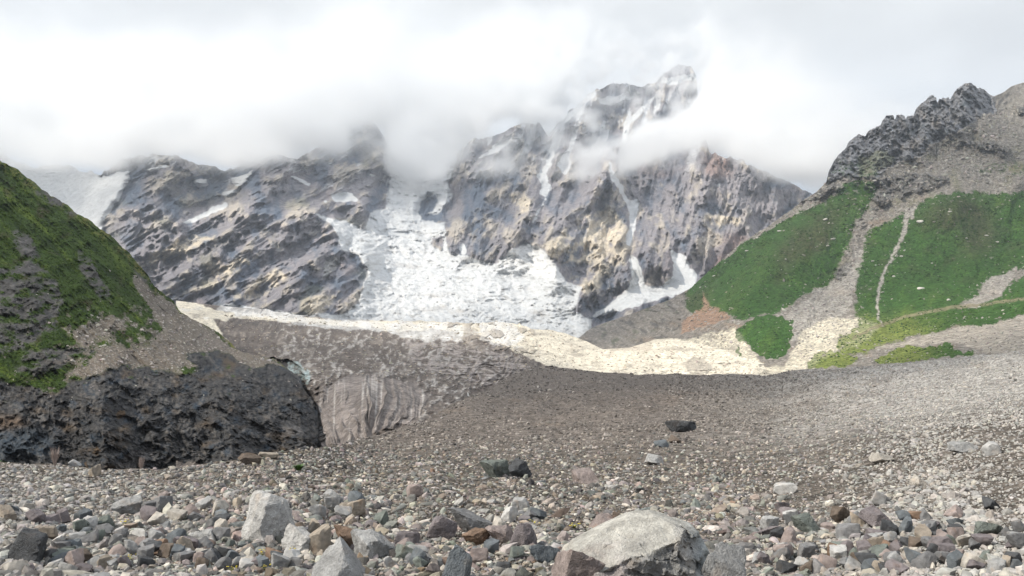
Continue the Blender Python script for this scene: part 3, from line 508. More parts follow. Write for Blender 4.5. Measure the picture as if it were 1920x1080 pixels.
hr.ridge([(1560, 655), (1650, 610), (1760, 583), (1900, 572), (2100, 560)], 16, 12, 1.0); hr.ridge([(1385, 605), (1440, 592), (1480, 610)], 40, 14, 1)
rk = np.clip(crag + knob, 0, 1)
wdm = hr.mask([[(1080, 600), (1200, 570), (1290, 545), (1288, 600), (1240, 640), (1180, 652), (1080, 650)]], 8, 20, 3, 361)
hr.D = hr.D - hr.px * (rk * ((cr_ - 0.35) * 44 + (jc - 0.35) * 46 + (kc - 0.5) * 9 + (cr2 - 0.35) * 26 + (ridged(U / 11, V / 9, 3, 5, 328, 0.6) - 0.35) * 16) + (1 - crag) * (eroded(U / 110.0, V / 110.0, 366) * 44 + (rib - 0.5) * 40 * sst(660, 560, V) + fbm(U / 60, V / 50, 2, 5, 331) * 26) + (1 - grass) * (ridged(U / 12, V / 8, 2, 4, 333) - 0.4) * 10 + wdm * (ridged((U + V) / 40, (V - U * 0.5) / 14, 5, 5, 367) - 0.4) * 26 + grass * fbm(U / 14, V / 10, 2, 4, 334) * 6 + knob * 10)
hr.D = hr.D + 0 * U
n1 = fbm(U / 30, V / 26, 1, 5, 341); n2 = fbm(U / 7, V / 6, 4, 4, 343)
c = np.zeros((*U.shape, 3), f32) + np.array((0.27, 0.245, 0.215), f32)
c = mixc(c, (0.40, 0.375, 0.34), sst(0.05, 0.4, n2 + 0.3 * n1) * 0.8); c = mixc(c, (0.15, 0.14, 0.135), sst(0.2, 0.5, -n2 + 0.2 * n1) * 0.7)
c = mixc(c, (0.36, 0.27, 0.20), sst(0.1, 0.5, fbm(U / 70, V / 30, 9, 4, 347)) * 0.7)
c = mixc(c, (0.20, 0.20, 0.10), sst(0.0, 0.4, fbm(U / 40, V / 30, 19, 4, 348)) * 0.5 * sst(560, 420, V) * sst(150, 330, V) * (1 - crag))
c = mixc(c, (0.31, 0.31, 0.325), crag); c = mixc(c, (0.36, 0.32, 0.28), crag * sst(0.05, 0.45, n1 + 0.4 * n2) * 0.8); c = mixc(c, (0.17, 0.19, 0.20), crag * sst(0.1, 0.4, -n1) * 0.8)
c = mixc(c, (0.30, 0.31, 0.20), crag * hr.mask([[(1610, 290), (1660, 280), (1680, 300), (1640, 325), (1612, 330)]], 9, 16, 3, 349) * 0.7)
c = mixc(c, (0.17, 0.165, 0.16), knob * 0.7)
c = mixc(c, (0.44, 0.41, 0.37), np.clip(path + chute * 0.6, 0, 1) * 0.85)
c = mixc(c, (0.46, 0.43, 0.39), hr.mask([[(1605, 470), (1632, 470), (1610, 520), (1600, 560), (1560, 640), (1460, 640), (1440, 600), (1480, 585), (1530, 545), (1575, 520)]], 8, 18, 4, 351) * 0.6)
gcol = np.zeros_like(c) + np.array((0.050, 0.115, 0.025), f32)
gcol = mixc(gcol, (0.075, 0.145, 0.026), sst(0.0, 0.45, n1 + 0.5 * n2) * 0.6)
gcol = mixc(gcol, (0.10, 0.15, 0.035), sst(0.0, 0.4, fbm((U + V * 0.5) / 60, (V - U * 0.3) / 160, 4, 5, 356, 0.6)) * 0.5); gcol = mixc(gcol, (0.26, 0.29, 0.08), sst(570, 630, V + n1 * 30) * sst(1480, 1540, U) * sst(1790, 1700, U) * 0.7)  # last mix yellows and brightens the grass to paint the sun patch
gcol = mixc(gcol, (0.085, 0.070, 0.045), hr.mask([[(1450, 480), (1530, 400), (1585, 385), (1570, 440), (1520, 490), (1470, 520)], [(1810, 380), (1850, 390), (1870, 430), (1840, 480), (1800, 470)], [(1290, 560), (1310, 540), (1330, 560), (1310, 590)], [(1715, 400), (1760, 375), (1830, 370), (1800, 410), (1740, 430)]], 22, 30, 18, 353) * 0.6)
gcol = mixc(gcol, (0.085, 0.070, 0.045), sst(0.0, 0.45, fbm(U / 40, V / 26, 2, 5, 355, 0.6)) * 0.55 * sst(620, 440, V))
gcol = mixc(gcol, (0.028, 0.080, 0.020), sst(0.1, 0.4, -n2) * 0.4)
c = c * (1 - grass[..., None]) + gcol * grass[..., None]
c = mixc(c, (0.36, 0.235, 0.165), hr.mask([[(1278, 625), (1282, 600), (1305, 585), (1327, 572), (1350, 580), (1372, 596), (1345, 606), (1320, 612), (1300, 620)], [(1318, 545), (1325, 560), (1330, 575), (1318, 578)]], 5, 14, 2, 357) * 0.9)
c = mixc(c, (0.68, 0.62, 0.50), (0.45 + 0.55 * sst(0.3, -0.1, fbm(U / 40, V / 12, 2, 5, 358, 0.62))) * hr.mask([[(1230, 640), (1300, 632), (1380, 612), (1400, 640), (1430, 685), (1470, 685), (1490, 655), (1500, 620), (1540, 600), (1620, 596), (1650, 612), (1610, 650), (1540, 672), (1500, 730), (1060, 730)]], 8, 20, 4, 359) * (1 - grass * 0.75))  # sand flat, lightened to paint in the sun glow
wd = hr.mask([[(1080, 600), (1200, 570), (1290, 545), (1288, 600), (1240, 640), (1180, 652), (1080, 650)]], 8, 20, 3, 361)
c = mixc(c, (0.085, 0.085, 0.085), wd * sst(0.0, 0.3, fbm((U + V) / 30, (V - U * 0.5) / 12, 5, 5, 368, 0.6)) * 0.9); c = mixc(c, (0.07, 0.10, 0.04), wd * sst(0.1, 0.4, fbm(U / 20, V / 14, 8, 5, 369)) * 0.7); c = mixc(c, (0.20, 0.185, 0.17), 0.45 * hr.mask([[(1080, 600), (1200, 570), (1290, 545), (1288, 600), (1240, 640), (1180, 652), (1080, 650)]], 8, 20, 3, 361) * 0.8)
c = mixc(c, (0.44, 0.395, 0.34), hr.mask([[(1640, 656), (1720, 632), (1800, 612), (1860, 606), (1925, 588), (2300, 575), (2300, 690), (1840, 660), (1790, 640), (1700, 650)]], 5, 12, 2, 363) * (1 - grass))
_d, _s, _t = polyline_dist(U + fbm(U / 16, V / 16, 2, 3, 374) * 4, V + fbm(U / 16, V / 16, 9, 3, 375) * 4, [(1600, 634), (1640, 613), (1700, 593), (1780, 577), (1850, 570), (1920, 560), (2100, 545)])
c = mixc(c, (0.27, 0.235, 0.15), sst(4.5, 1.5, _d) * 0.8)  # thin dirt line that also paints the crest's lit edge
m_hr = mat("alpine_slope", 0.95, 0.22, 1.0, 5.0, 0.42, 10, 0.08, fine=(0.6, 0.26, 0.4), fine2=(0.2, 0.12))
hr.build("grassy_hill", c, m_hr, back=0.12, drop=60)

# ================================================================ ground: the rubble moraine the camera stands on
topA = [(-500, 862), (0, 866), (110, 872), (200, 884), (300, 880), (380, 868), (450, 858), (520, 848), (600, 838), (680, 822), (740, 806), (790, 788), (850, 756), (900, 728), (950, 708), (1000, 690), (1050, 690), (1100, 697), (1150, 704), (1200, 704), (1240, 698), (1300, 702), (1370, 705), (1430, 706), (1480, 694), (1530, 692), (1600, 688), (1700, 683), (1800, 673), (1850, 666), (1920, 653), (2000, 646), (2400, 600)]
botA = [(-500, 2400), (2400, 2400)]
ctrlA = [(-500, 870, 14), (0, 868, 17), (200, 884, 16.5), (300, 879, 17), (450, 860, 19), (520, 848, 21), (600, 838, 26), (680, 822, 48), (740, 806, 72), (790, 788, 92), (850, 756, 130), (900, 728, 175), (1000, 692, 290), (1100, 697, 300), (1200, 704, 300), (1430, 706, 330), (1480, 694, 330), (1600, 686, 300), (1800, 673, 215), (1920, 653, 170), (2400, 600, 150),
         (0, 1080, 7.6), (300, 1080, 8.2), (600, 1080, 8.4), (900, 1080, 8.4), (1200, 1080, 8.3), (1500, 1080, 8.2), (1900, 1080, 6.8), (2400, 1080, 6.3), (-500, 1080, 6.0), (0, 960, 11), (400, 960, 12), (800, 960, 13.2), (1200, 960, 14), (1600, 960, 12.5), (1900, 960, 10), (2400, 900, 10), (600, 900, 17), (800, 880, 22), (900, 850, 36), (850, 800, 80), (1000, 800, 74), (1000, 740, 170),
         (1000, 870, 29), (1200, 870, 29), (1400, 870, 27), (1600, 870, 21.5), (1800, 870, 16.5), (1920, 870, 14), (1200, 800, 64), (1400, 800, 56), (1600, 800, 38), (1800, 800, 26), (1920, 800, 22), (1200, 740, 150), (1400, 740, 150), (1600, 740, 100), (1800, 740, 60), (1920, 740, 44), (2400, 700, 44),
         (0, 1400, 4.4), (900, 1400, 4.6), (1900, 1400, 4.0), (0, 2400, 1.9), (900, 2400, 1.95), (1900, 2400, 1.9), (-500, 2400, 1.9), (2400, 2400, 1.85)]
def jagA(u): return fbm(u / 22, u * 0, 0.7, 4, 401) * 3.5
ga = Sheet(-500, 2400, 1100, 620, topA, botA, ctrlA, tpow=1.25, jag=jagA); U, V = ga.U, ga.V
Pa = unproj(U, V, ga.D)
near = sst(60, 20, ga.D)
h = fbm(Pa[..., 0] / 2.2, Pa[..., 1] / 2.2, 0.3, 4, 403) * 0.11 * near + fbm(Pa[..., 0] / 30, Pa[..., 1] / 60, 0.3, 5, 405) * 3.0 * sst(50, 150, ga.D) + (ridged(Pa[..., 0] / 14, Pa[..., 1] / 30, 0.3, 5, 406, 0.55) - 0.4) * 0.011 * ga.D * sst(25, 90, ga.D) * sst(260, 130, ga.D) * sst(0, 60, V - np.interp(U, *zip(*topA))) + (fbm(Pa[..., 0] / 12, Pa[..., 1] / 22, 0.3, 4, 409) * 0.010) * ga.D * sst(22, 60, ga.D) * sst(230, 100, ga.D) * sst(-5, 25, V - np.interp(U, *zip(*topA))) + fbm(Pa[..., 0] / 7, Pa[..., 1] / 9, 0.3, 4, 408) * 0.3 * sst(18, 40, ga.D) * sst(140, 60, ga.D)
ga.Z = (CV - V) / F * ga.D + h; ga.X = (U - CU) / F * ga.D
n1 = fbm(U / 60, V / 24, 1, 5, 411); n2 = fbm(U / 8, V / 5, 4, 4, 413)
c = np.zeros((*U.shape, 3), f32) + np.array((0.115, 0.10, 0.086), f32)  # near ground kept dark to paint shade between the stones
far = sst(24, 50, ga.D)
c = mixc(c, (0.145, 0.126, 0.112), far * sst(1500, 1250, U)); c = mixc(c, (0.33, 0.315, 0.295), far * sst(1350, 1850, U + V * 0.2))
c = mixc(c, (0.12, 0.10, 0.085), far * sst(0.0, 0.5, fbm(U / 70, V / 12, 5, 5, 415)) * 0.7)
c = mixc(c, (0.20, 0.155, 0.12), far * sst(0.15, 0.5, fbm(U / 120, V / 20, 7, 4, 417)) * 0.5)
c = c * (1 + 0.25 * n2[..., None])
c = mixc(c, (0.60, 0.55, 0.48), ga.mask([[(812, 796), (826, 782), (834, 786), (822, 804)]], 3, 6, 1, 5) * 0)
m_ground = mat("gravel", 0.95, 3.0, 1.0, 0.06, 0.35, 10, 0.1, fine=(22.0, 0.5, 0.6), fine2=(1.9, 0.42))
Pa = np.stack([ga.X, ga.D, ga.Z], -1); ga.P = Pa
b0 = Pa[0]; rows = []
for k in (4, 3, 2, 1):
    q = b0.copy(); e = 0.9 * k + 0.02 * k * b0[:, 1]; q[:, 1] += e; q[:, 0] *= 1 + e / b0[:, 1]; q[:, 2] -= 0.02 * k * k * np.minimum(b0[:, 1], 60) ** 1.0 + 0.12 * k * k; rows.append(q)
P2 = np.concatenate([np.array(rows), Pa], 0); C2 = np.concatenate([np.repeat(c[:1], 4, 0), c], 0)
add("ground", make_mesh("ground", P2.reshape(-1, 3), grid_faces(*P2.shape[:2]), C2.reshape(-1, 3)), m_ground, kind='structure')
def ground_at(u, v):
    """position on the ground under image point (u, v) (arrays)"""
    u = np.atleast_1d(np.asarray(u, float)); v = np.atleast_1d(np.asarray(v, float))
    fu = np.clip((u - U[0, 0]) / (U[0, -1] - U[0, 0]) * (ga.nu - 1), 0, ga.nu - 1.001); i = fu.astype(int); a = (fu - i)[:, None]
    tp = V[0, i]; bt = V[-1, i]; t = np.clip((v - tp) / (bt - tp), 0, 1) ** (1 / 1.25) * (ga.nv - 1); t = np.clip(t, 0, ga.nv - 1.001); j = t.astype(int); b = (t - j)[:, None]
    Q = ga.P; return (Q[j, i] * (1 - a) + Q[j, i + 1] * a) * (1 - b) + (Q[j + 1, i] * (1 - a) + Q[j + 1, i + 1] * a) * b

# the land under and around everything: one sheet out to the horizon, below the valley floor
gx_, gy_ = np.meshgrid(np.linspace(-26000, 26000, 90), np.linspace(26000, -3000, 60))
r_ = np.hypot(gx_, gy_ - 400)
gz_ = -40 + fbm(gx_ / 2600, gy_ / 2600, 0.2, 5, 501) * 260 * sst(2500, 7000, r_) - 30 * sst(0, 800, r_)
gcol = np.zeros((*gx_.shape, 3), f32) + np.array((0.22, 0.2, 0.17), f32)
add("valley_land", make_mesh("valley_land", np.stack([gx_, gy_, gz_], -1).reshape(-1, 3), grid_faces(60, 90), gcol.reshape(-1, 3)), m_mtn, kind='structure')
# ================================================================ clouds
SIL_U = bk.U[0]; k_ = np.ones(61) / 61; SIL_V = np.convolve(np.pad(bk.V[0], 30, mode='edge'), k_, 'valid')
CD = [(-400, 300, 2300), (0, 300, 2250), (300, 290, 2050), (500, 300, 2080), (600, 340, 2050), (690, 250, 2500), (800, 330, 2350), (950, 240, 2550), (1140, 250, 2800), (1270, 130, 3250), (1200, 330, 2100), (1340, 290, 2080), (1500, 360, 1950), (1900, 380, 1950), (1600, 100, 2600), (0, 0, 2500), (700, 0, 2800)]
def DEPTH(u, v):
    gu, gv = np.meshgrid(np.linspace(-900, 2300, 120), np.linspace(-400, 500, 60)); g = tps(CD, gu, gv)
    a = np.clip((u + 900) / 3200 * 119, 0, 118.99); b = np.clip((v + 400) / 900 * 59, 0, 58.99); i = a.astype(int); j = b.astype(int); a = (a - i).astype(f32); b = (b - j).astype(f32)
    return ((g[j, i] * (1 - a) + g[j, i + 1] * a) * (1 - b) + (g[j + 1, i] * (1 - a) + g[j + 1, i + 1] * a) * b).astype(f32)
def cloud_volume():
    nx, ny, nz = 400, 72, 140
    X0, X1, Y0, Y1, Z0, Z1 = -3000.0, 1900.0, 1450.0, 3950.0, 380.0, 1560.0
    x = np.linspace(X0, X1, nx, dtype=f32); y = np.linspace(Y0, Y1, ny, dtype=f32); z = np.linspace(Z0, Z1, nz, dtype=f32)
    Z, Yv, X = np.meshgrid(z, y, x, indexing='ij')
    u = CU + F * X / Yv; v = CV - F * Z / Yv
    wob = fbm(X / 420, Yv / 420, Z / 300, 3, 601)
    big = fbm(X / 260 + 4, Yv / 320, Z / 190, 5, 611, 0.55)
    # lower edge of the cloud bank, as a height at each bearing
    LOW = [(-400, 310), (0, 286), (60, 300), (150, 304), (200, 318), (250, 308), (320, 294), (380, 306), (430, 322), (470, 312), (510, 300), (560, 306), (620, 300), (640, 300), (660, 285), (720, 300), (745, 330), (780, 342), (840, 336), (880, 280), (910, 250), (950, 220), (1000, 212), (1030, 225), (1070, 160), (1100, 60), (1180, 0), (1230, -60), (1290, -60), (1318, 60), (1345, 280),
           (1400, 302), (1450, 322), (1520, 360), (1600, 390), (2000, 380)]
    lo = np.interp(u + wob * 70 + big * 90, *zip(*LOW)).astype(f32) + big * 52 + wob * 18
    small = fbm(X / 105, Yv / 170, Z / 85, 4, 641, 0.6)
    dens = sst(-4, 40, lo + 6 - v + small * 48)
    # the tongue of cloud hanging across the peak's right shoulder
    up = np.interp(u, [1030, 1060, 1120, 1180, 1240, 1290, 1310, 1330, 1400], [300, 282, 268, 245, 225, 205, 175, 120, 60]); dn = np.interp(u, [1030, 1060, 1090, 1140, 1200, 1260, 1330, 1400, 1460, 1530], [300, 320, 335, 342, 318, 300, 290, 300, 326, 366])
    tong = sst(-6, 30, (v - up) + big * 44 + small * 34) * sst(-6, 26, (dn - v) + big * 34 + small * 26) * sst(1035, 1075, u + big * 40) * sst(1900, 1500, u)
    # loose wisps over the peak and the small crag left of the icefall
    wis = sst(0.04, 0.40, big + 0.75 * small) * 0.75 * sst(860, 930, u) * sst(1400, 1300, u) * sst(345, 300, v)
    hole = sst(640, 660, u) * sst(735, 715, u) * sst(215, 250, v) 
    dens = dens * (1 - hole * sst(-0.30, 0.10, big * 0.6 + small) * 0.86)
    dens = np.maximum(np.maximum(dens, tong), wis)
    # in front of the mountain face and no deeper than needed
    fu = np.clip((u - bk.U[0, 0]) / (bk.U[0, -1] - bk.U[0, 0]) * (bk.nu - 1), 0, bk.nu - 1).astype(int)
    dm = DEPTH(u, v)
    tpu = np.interp(u, SIL_U, SIL_V)                       # nothing but sky above this line
    dens = dens * sst(300, 30, tpu - v + big * 150 + wob * 60) 
    dens = dens * sst(-520, -250, Yv - dm + wob * 160) * sst(420, 200, Yv - dm)
    dens *= np.clip(0.65 + big * 1.8 + small * 2.2, 0.03, 2.0) * sst(0, 90, X - X0) * sst(0, 90, X1 - X) * sst(0, 260, Z1 - Z)
    me = bpy.data.meshes.new("cloud"); n = dens.size
    me.vertices.add(n); co = np.stack([X, Yv, Z], -1).reshape(-1, 3); me.vertices.foreach_set('co', co.ravel())
    a = me.attributes.new('dens', 'FLOAT', 'POINT'); a.data.foreach_set('value', np.ascontiguousarray(dens, f32).ravel())
    o = bpy.data.objects.new("cloud", me); COL.objects.link(o); o['kind'] = 'stuff'
    o['label'] = 'white cloud bank wrapped round the mountain tops'; 
    ng = bpy.data.node_groups.new("cloud_density", 'GeometryNodeTree'); N = ng.nodes; L = ng.links
    ng.interface.new_socket('Geometry', in_out='INPUT', socket_type='NodeSocketGeometry'); ng.interface.new_socket('Geometry', in_out='OUTPUT', socket_type='NodeSocketGeometry')
    gi = N.new('NodeGroupInput'); go = N.new('NodeGroupOutput')
    pos = N.new('GeometryNodeInputPosition'); sp = N.new('ShaderNodeSeparateXYZ'); L.new(pos.outputs[0], sp.inputs[0])
    def m(op, a, b, cst=None):
        k = N.new('ShaderNodeMath'); k.operation = op
        for i, q in enumerate((a, b) if cst is None else (a, b, cst)):
            if isinstance(q, (int, float)): k.inputs[i].default_value = q
            else: L.new(q, k.inputs[i])
        return k.outputs[0]
    idx = []
    for s, lo_, hi_, nn in ((sp.outputs[0], X0, X1, nx), (sp.outputs[1], Y0, Y1, ny), (sp.outputs[2], Z0, Z1, nz)):
        t = m('MULTIPLY', m('SUBTRACT', s, lo_), (nn - 1) / (hi_ - lo_)); t = m('FLOOR', m('ADD', t, 0.5), 0.0); t = m('MINIMUM', m('MAXIMUM', t, 0.0), nn - 1.0); idx.append(t)
    # index in float is exact below 2^24
    ii = m('ADD', m('MULTIPLY', m('ADD', m('MULTIPLY', idx[2], float(ny)), idx[1]), float(nx)), idx[0])
    na = N.new('GeometryNodeInputNamedAttribute'); na.data_type = 'FLOAT'; na.inputs[0].default_value = 'dens'
    si = N.new('GeometryNodeSampleIndex'); si.data_type = 'FLOAT'; si.domain = 'POINT'
    L.new(gi.outputs[0], si.inputs['Geometry']); L.new(na.outputs[0], si.inputs['Value']); L.new(ii, si.inputs['Index'])
    vc = N.new('GeometryNodeVolumeCube'); L.new(si.outputs[0], vc.inputs['Density'])
    vc.inputs['Min'].default_value = (X0, Y0, Z0); vc.inputs['Max'].default_value = (X1, Y1, Z1)
    vc.inputs['Resolution X'].default_value = nx; vc.inputs['Resolution Y'].default_value = ny; vc.inputs['Resolution Z'].default_value = nz
    sm = N.new('GeometryNodeSetMaterial'); L.new(vc.outputs[0], sm.inputs['Geometry']); L.new(sm.outputs[0], go.inputs[0])
    mt = bpy.data.materials.new("cloud_vapour"); mt.use_nodes = True; T = mt.node_tree; T.nodes.clear()
    mo = T.nodes.new('ShaderNodeOutputMaterial'); pv = T.nodes.new('ShaderNodeVolumePrincipled'); T.links.new(pv.outputs[0], mo.inputs['Volume'])
    pv.inputs['Color'].default_value = (0.975, 0.98, 0.983, 1); pv.inputs['Density'].default_value = CLOUD_DENSITY; pv.inputs['Anisotropy'].default_value = 0.0
    mt.cycles.volume_interpolation = 'LINEAR'
    sm.inputs['Material'].default_value = mt; me.materials.append(mt)
    md = o.modifiers.new("volume", 'NODES'); md.node_group = ng
CLOUD_DENSITY = 0.011
cloud_volume()
S.cycles.volume_step_rate = 1.6

# an unseen cloud deck, added to shape the sunlight; its gaps let the sun down on the valley floor and parts of the mountains
ZD = 3000.0
def deck():
    k = ZD / SUN_DIR.z; ox, oy = SUN_DIR.x * k, SUN_DIR.y * k
    n = 200; xs = np.linspace(-9000, 6000, n); ys = np.linspace(-3000, 5800, int(n * .7))
    X, Y = np.meshgrid(xs, ys[::-1])
    def to(px, py, pz): s = (ZD - pz) / SUN_DIR.z; return px + SUN_DIR.x * s, py + SUN_DIR.y * s
    # (world x, y, z of what the gap lights, gap radii, how open)
    gaps = [(60, 520, -15, 260, 150, 1.0), (320, 540, 0, 230, 140, 1.0), (-130, 760, 15, 320, 140, 0.8), (190, 1600, 250, 260, 300, 0.85), (-60, 1450, 60, 520, 380, 0.6), (-900, 2300, 400, 700, 500, 0.8), (-500, 1300, 100, 260, 300, 0.55), (450, 1700, 250, 420, 500, 0.7), (50, 0, 0, 260, 150, 1.0), (420, 800, 120, 330, 300, 0.55), (0, 2900, 900, 2600, 1000, 0.65), (700, 1700, 300, 500, 500, 0.9), (-700, 1700, 300, 500, 400, 0.9), (-250, 1350, 100, 250, 250, 0.9)]
    a = np.full(X.shape, 0.62)
    op = np.zeros(X.shape)
    for (px, py, pz, rx, ry, s) in gaps:
        qx, qy = to(px, py, pz); d = np.hypot((X - qx) / rx, (Y - qy) / ry) + fbm(X / 500, Y / 500, 2, 3, 701) * 0.3
        op = np.maximum(op, s * sst(1.35, 0.7, d))
    a = 0.40 * (1 - op); a = a * sst(0, 1200, X + 9000)
    h = (fbm(X / 500, Y / 500, 1, 4, 703) * 60 + 90)
    T = np.stack([X, Y, ZD + h], -1); B = np.stack([X, Y, ZD - h * 0.4], -1)
    nv, nu = X.shape; ft = grid_faces(nv, nu); fb = grid_faces(nv, nu)[:, ::-1] + nv * nu
    co = np.concatenate([T.reshape(-1, 3), B.reshape(-1, 3)]); col = np.repeat(np.concatenate([a.ravel(), a.ravel()])[:, None], 3, 1)
    e = [np.arange(nu - 1), (nv - 1) * nu + np.arange(nu - 1)]; q = []
    for k_, r in enumerate(e):
        s_ = np.stack([r, r + 1, r + 1 + nv * nu, r + nv * nu], -1); q.append(s_ if k_ == 0 else s_[:, ::-1])
    r = np.arange(nv - 1) * nu
    for off, fl in ((0, 1), (nu - 1, 0)):
        s_ = np.stack([r + off, r + off + nu, r + off + nu + nv * nu, r + off + nv * nu], -1); q.append(s_[:, ::-1] if fl else s_)
    me = make_mesh("shade_deck", co, np.concatenate([ft, fb] + q), col)
    mt = bpy.data.materials.new("shade_cloud_layer"); mt.use_nodes = True; T_ = mt.node_tree; N = T_.nodes; L = T_.links; N.clear()
    out = N.new('ShaderNodeOutputMaterial'); mx = N.new('ShaderNodeMixShader'); tr = N.new('ShaderNodeBsdfTransparent'); tl = N.new('ShaderNodeBsdfTranslucent'); tl.inputs[0].default_value = (0.95, 0.96, 0.97, 1)
    at = N.new('ShaderNodeAttribute'); at.attribute_name = 'Col'; L.new(at.outputs['Fac'], mx.inputs[0]); L.new(tr.outputs[0], mx.inputs[1]); L.new(tl.outputs[0], mx.inputs[2]); L.new(mx.outputs[0], out.inputs[0])
    add("shade_clouds", me, mt, kind='stuff', label='unseen high cloud layer added to shade the valley, with gaps for sun')
deck()

def haze():
    bm = bmesh.new(); bmesh.ops.create_cube(bm, size=1); me = bpy.data.meshes.new("haze"); bm.to_mesh(me); bm.free()
    m = bpy.data.materials.new("haze_air"); m.use_nodes = True; N = m.node_tree.nodes; N.clear(); o_ = N.new('ShaderNodeOutputMaterial'); pv = N.new('ShaderNodeVolumePrincipled')
    pv.inputs['Density'].default_value = 0.00008; pv.inputs['Color'].default_value = (0.80, 0.88, 1.0, 1); m.node_tree.links.new(pv.outputs[0], o_.inputs['Volume'])
    o = add("haze", me, m, kind='stuff', label='thin pale mountain air'); o.scale = (60000, 34000, 1960); o.location = (0, 12000, 670)
haze()
# ================================================================ stones
def ico(level):
    bm = bmesh.new(); bmesh.ops.create_icosphere(bm, subdivisions=level, radius=1.0)
    v = np.array([x.co[:] for x in bm.verts], f32); f = np.array([[x.index for x in p.verts] for p in bm.faces], np.int32); bm.free(); return v, f
ICO = {k: ico(k) for k in (1, 2, 3, 4, 5, 6)}
def facet(dirs, seed, n=13, p=16, planes=None, rough=0.03, axes=(1, 1, 1)):
    """a stone cut by random planes with slightly worn edges"""
    r = np.random.default_rng(seed)
    if planes is None:
        nn = r.normal(size=(n, 3)); nn[:, 2] *= 1.1; nn /= np.linalg.norm(nn, axis=1)[:, None]; hh = r.uniform(0.55, 1.0, n)
        if p > 20:                                 # broken rock: a crooked block with a few corners knocked off
            bx = np.array([(1, 0, 0), (-1, 0, 0), (0, 1, 0), (0, -1, 0), (0, 0, 1), (0, 0, -1)], float) + r.normal(0, 0.30, (6, 3)); bx /= np.linalg.norm(bx, axis=1)[:, None]
            nn = np.concatenate([bx, nn[:4]]); hh = np.concatenate([r.uniform(0.42, 0.95, 6), r.uniform(0.5, 0.85, 4)])
        else: nn = np.concatenate([nn, -nn[:5]]); hh = np.concatenate([hh, r.uniform(0.6, 1.0, 5)])
    else: nn = np.array([q[:3] for q in planes], float); nn /= np.linalg.norm(nn, axis=1)[:, None]; hh = np.array([q[3] for q in planes])
    d = dirs @ nn.T; m_ = (d / hh).max(1); s = m_ * (np.clip(d / hh / m_[:, None], 0, None) ** p).sum(1) ** (1 / p); rad = 1 / np.maximum(s, 0.45)
    v = dirs * rad[:, None]
    if rough: v = v * (1 + rough * fbm(v[:, 0] * 2.3 + seed, v[:, 1] * 2.3, v[:, 2] * 2.3, 4, seed % 97))[:, None]
    return (v * np.array(axes)).astype(f32)
PAL = {'white': (0.44, 0.43, 0.41), 'pale grey': (0.31, 0.31, 0.305), 'mid grey': (0.19, 0.19, 0.195), 'dark grey': (0.08, 0.085, 0.093), 'blue grey': (0.135, 0.16, 0.18), 'green grey': (0.155, 0.185, 0.16),
       'pink': (0.31, 0.235, 0.21), 'mauve': (0.20, 0.165, 0.172), 'tan': (0.33, 0.265, 0.19), 'brown': (0.16, 0.115, 0.08), 'rust': (0.25, 0.145, 0.08), 'cream': (0.42, 0.375, 0.31)}
PN = list(PAL); PA = np.array([PAL[k] for k in PN], f32); PW = np.array([3.0, 6, 8, 5, 5, 3.5, 3, 4.5, 4, 2.5, 0.5, 3.5]); PW /= PW.sum()
SHP = {'angular': (1.0, 0.85, 0.72, 90), 'flat': (1.15, 0.9, 0.38, 80), 'rounded': (1.0, 0.9, 0.75, 14), 'pointed': (0.8, 0.75, 1.15, 90), 'blocky': (1.0, 0.9, 0.85, 120), 'long': (1.4, 0.7, 0.5, 80)}
def rotz(a):
    c_, s_ = np.cos(a), np.sin(a); z = np.zeros_like(c_); o = np.ones_like(c_)
    return np.stack([np.stack([c_, -s_, z], -1), np.stack([s_, c_, z], -1), np.stack([z, z, o], -1)], -2)
def rotx(a):
    c_, s_ = np.cos(a), np.sin(a); z = np.zeros_like(c_); o = np.ones_like(c_)
    return np.stack([np.stack([o, z, z], -1), np.stack([z, c_, -s_], -1), np.stack([z, s_, c_], -1)], -2)

NP = 36
def proto_set(level, seed):
    out = []
    names = list(SHP)
    for k in range(NP):
        a, b, c_, p = SHP[names[k % 6]]; out.append(facet(ICO[level][0], seed + k, n=7 + k % 4, p=p, rough=0.05 if level > 1 else 0.0, axes=(a, b, c_)))
    return out
def scatter_mesh(name, pos, size, col, level, seed, m, label):
    """one mesh of many loose stones (uncountable)"""
    n = len(size); r = np.random.default_rng(seed); pr = proto_set(level, seed); k = r.integers(0, NP, n)
    Rm = rotz(r.uniform(0, 2 * math.pi, n)) @ rotx(r.normal(0, 0.45, n)) @ rotz(r.uniform(0, 2 * math.pi, n))
    V_, F_, C_ = [], [], []; off = 0; base = ICO[level][1]
    for q in range(NP):
        s = np.nonzero(k == q)[0]
        if not len(s): continue
        v = np.einsum('nij,vj->nvi', Rm[s], pr[q]) * size[s][:, None, None] * 0.62 + pos[s][:, None, :]
        nv_ = len(pr[q]); V_.append(v.reshape(-1, 3)); F_.append((base[None] + (off + np.arange(len(s)) * nv_)[:, None, None]).reshape(-1, 3)); C_.append(np.repeat(col[s], nv_, 0)); off += nv_ * len(s)
    me = make_mesh(name, np.concatenate(V_), np.concatenate(F_), np.concatenate(C_), smooth=False, size=3)
    return add(name, me, m, kind='stuff', label=label)
def palette(n, r, keep=None):
    i = r.choice(len(PN), n, p=PW); c_ = (PA[i] * 0.42 + PA[i].mean(1, keepdims=True) * np.array((0.60, 0.58, 0.55))) * r.uniform(0.72, 1.25, n)[:, None] * (1 + r.normal(0, 0.03, (n, 3))); return (c_ * 1.0 * np.array((1.02, 0.99, 0.95))).astype(f32), i

m_stone = mat("stone", 0.9, 13.0, 0.9, 0.02, 0.42, 10, 0.12)
m_pebble = mat("pebbles", 0.9, 14.0, 0.4, 0.01, 0.22, 4, 0.15)
m_boulder = mat("boulder_rock", 0.92, 6.5, 1.0, 0.07, 0.45, 14, 0.1, fine=(55, 0.14, 0.12))

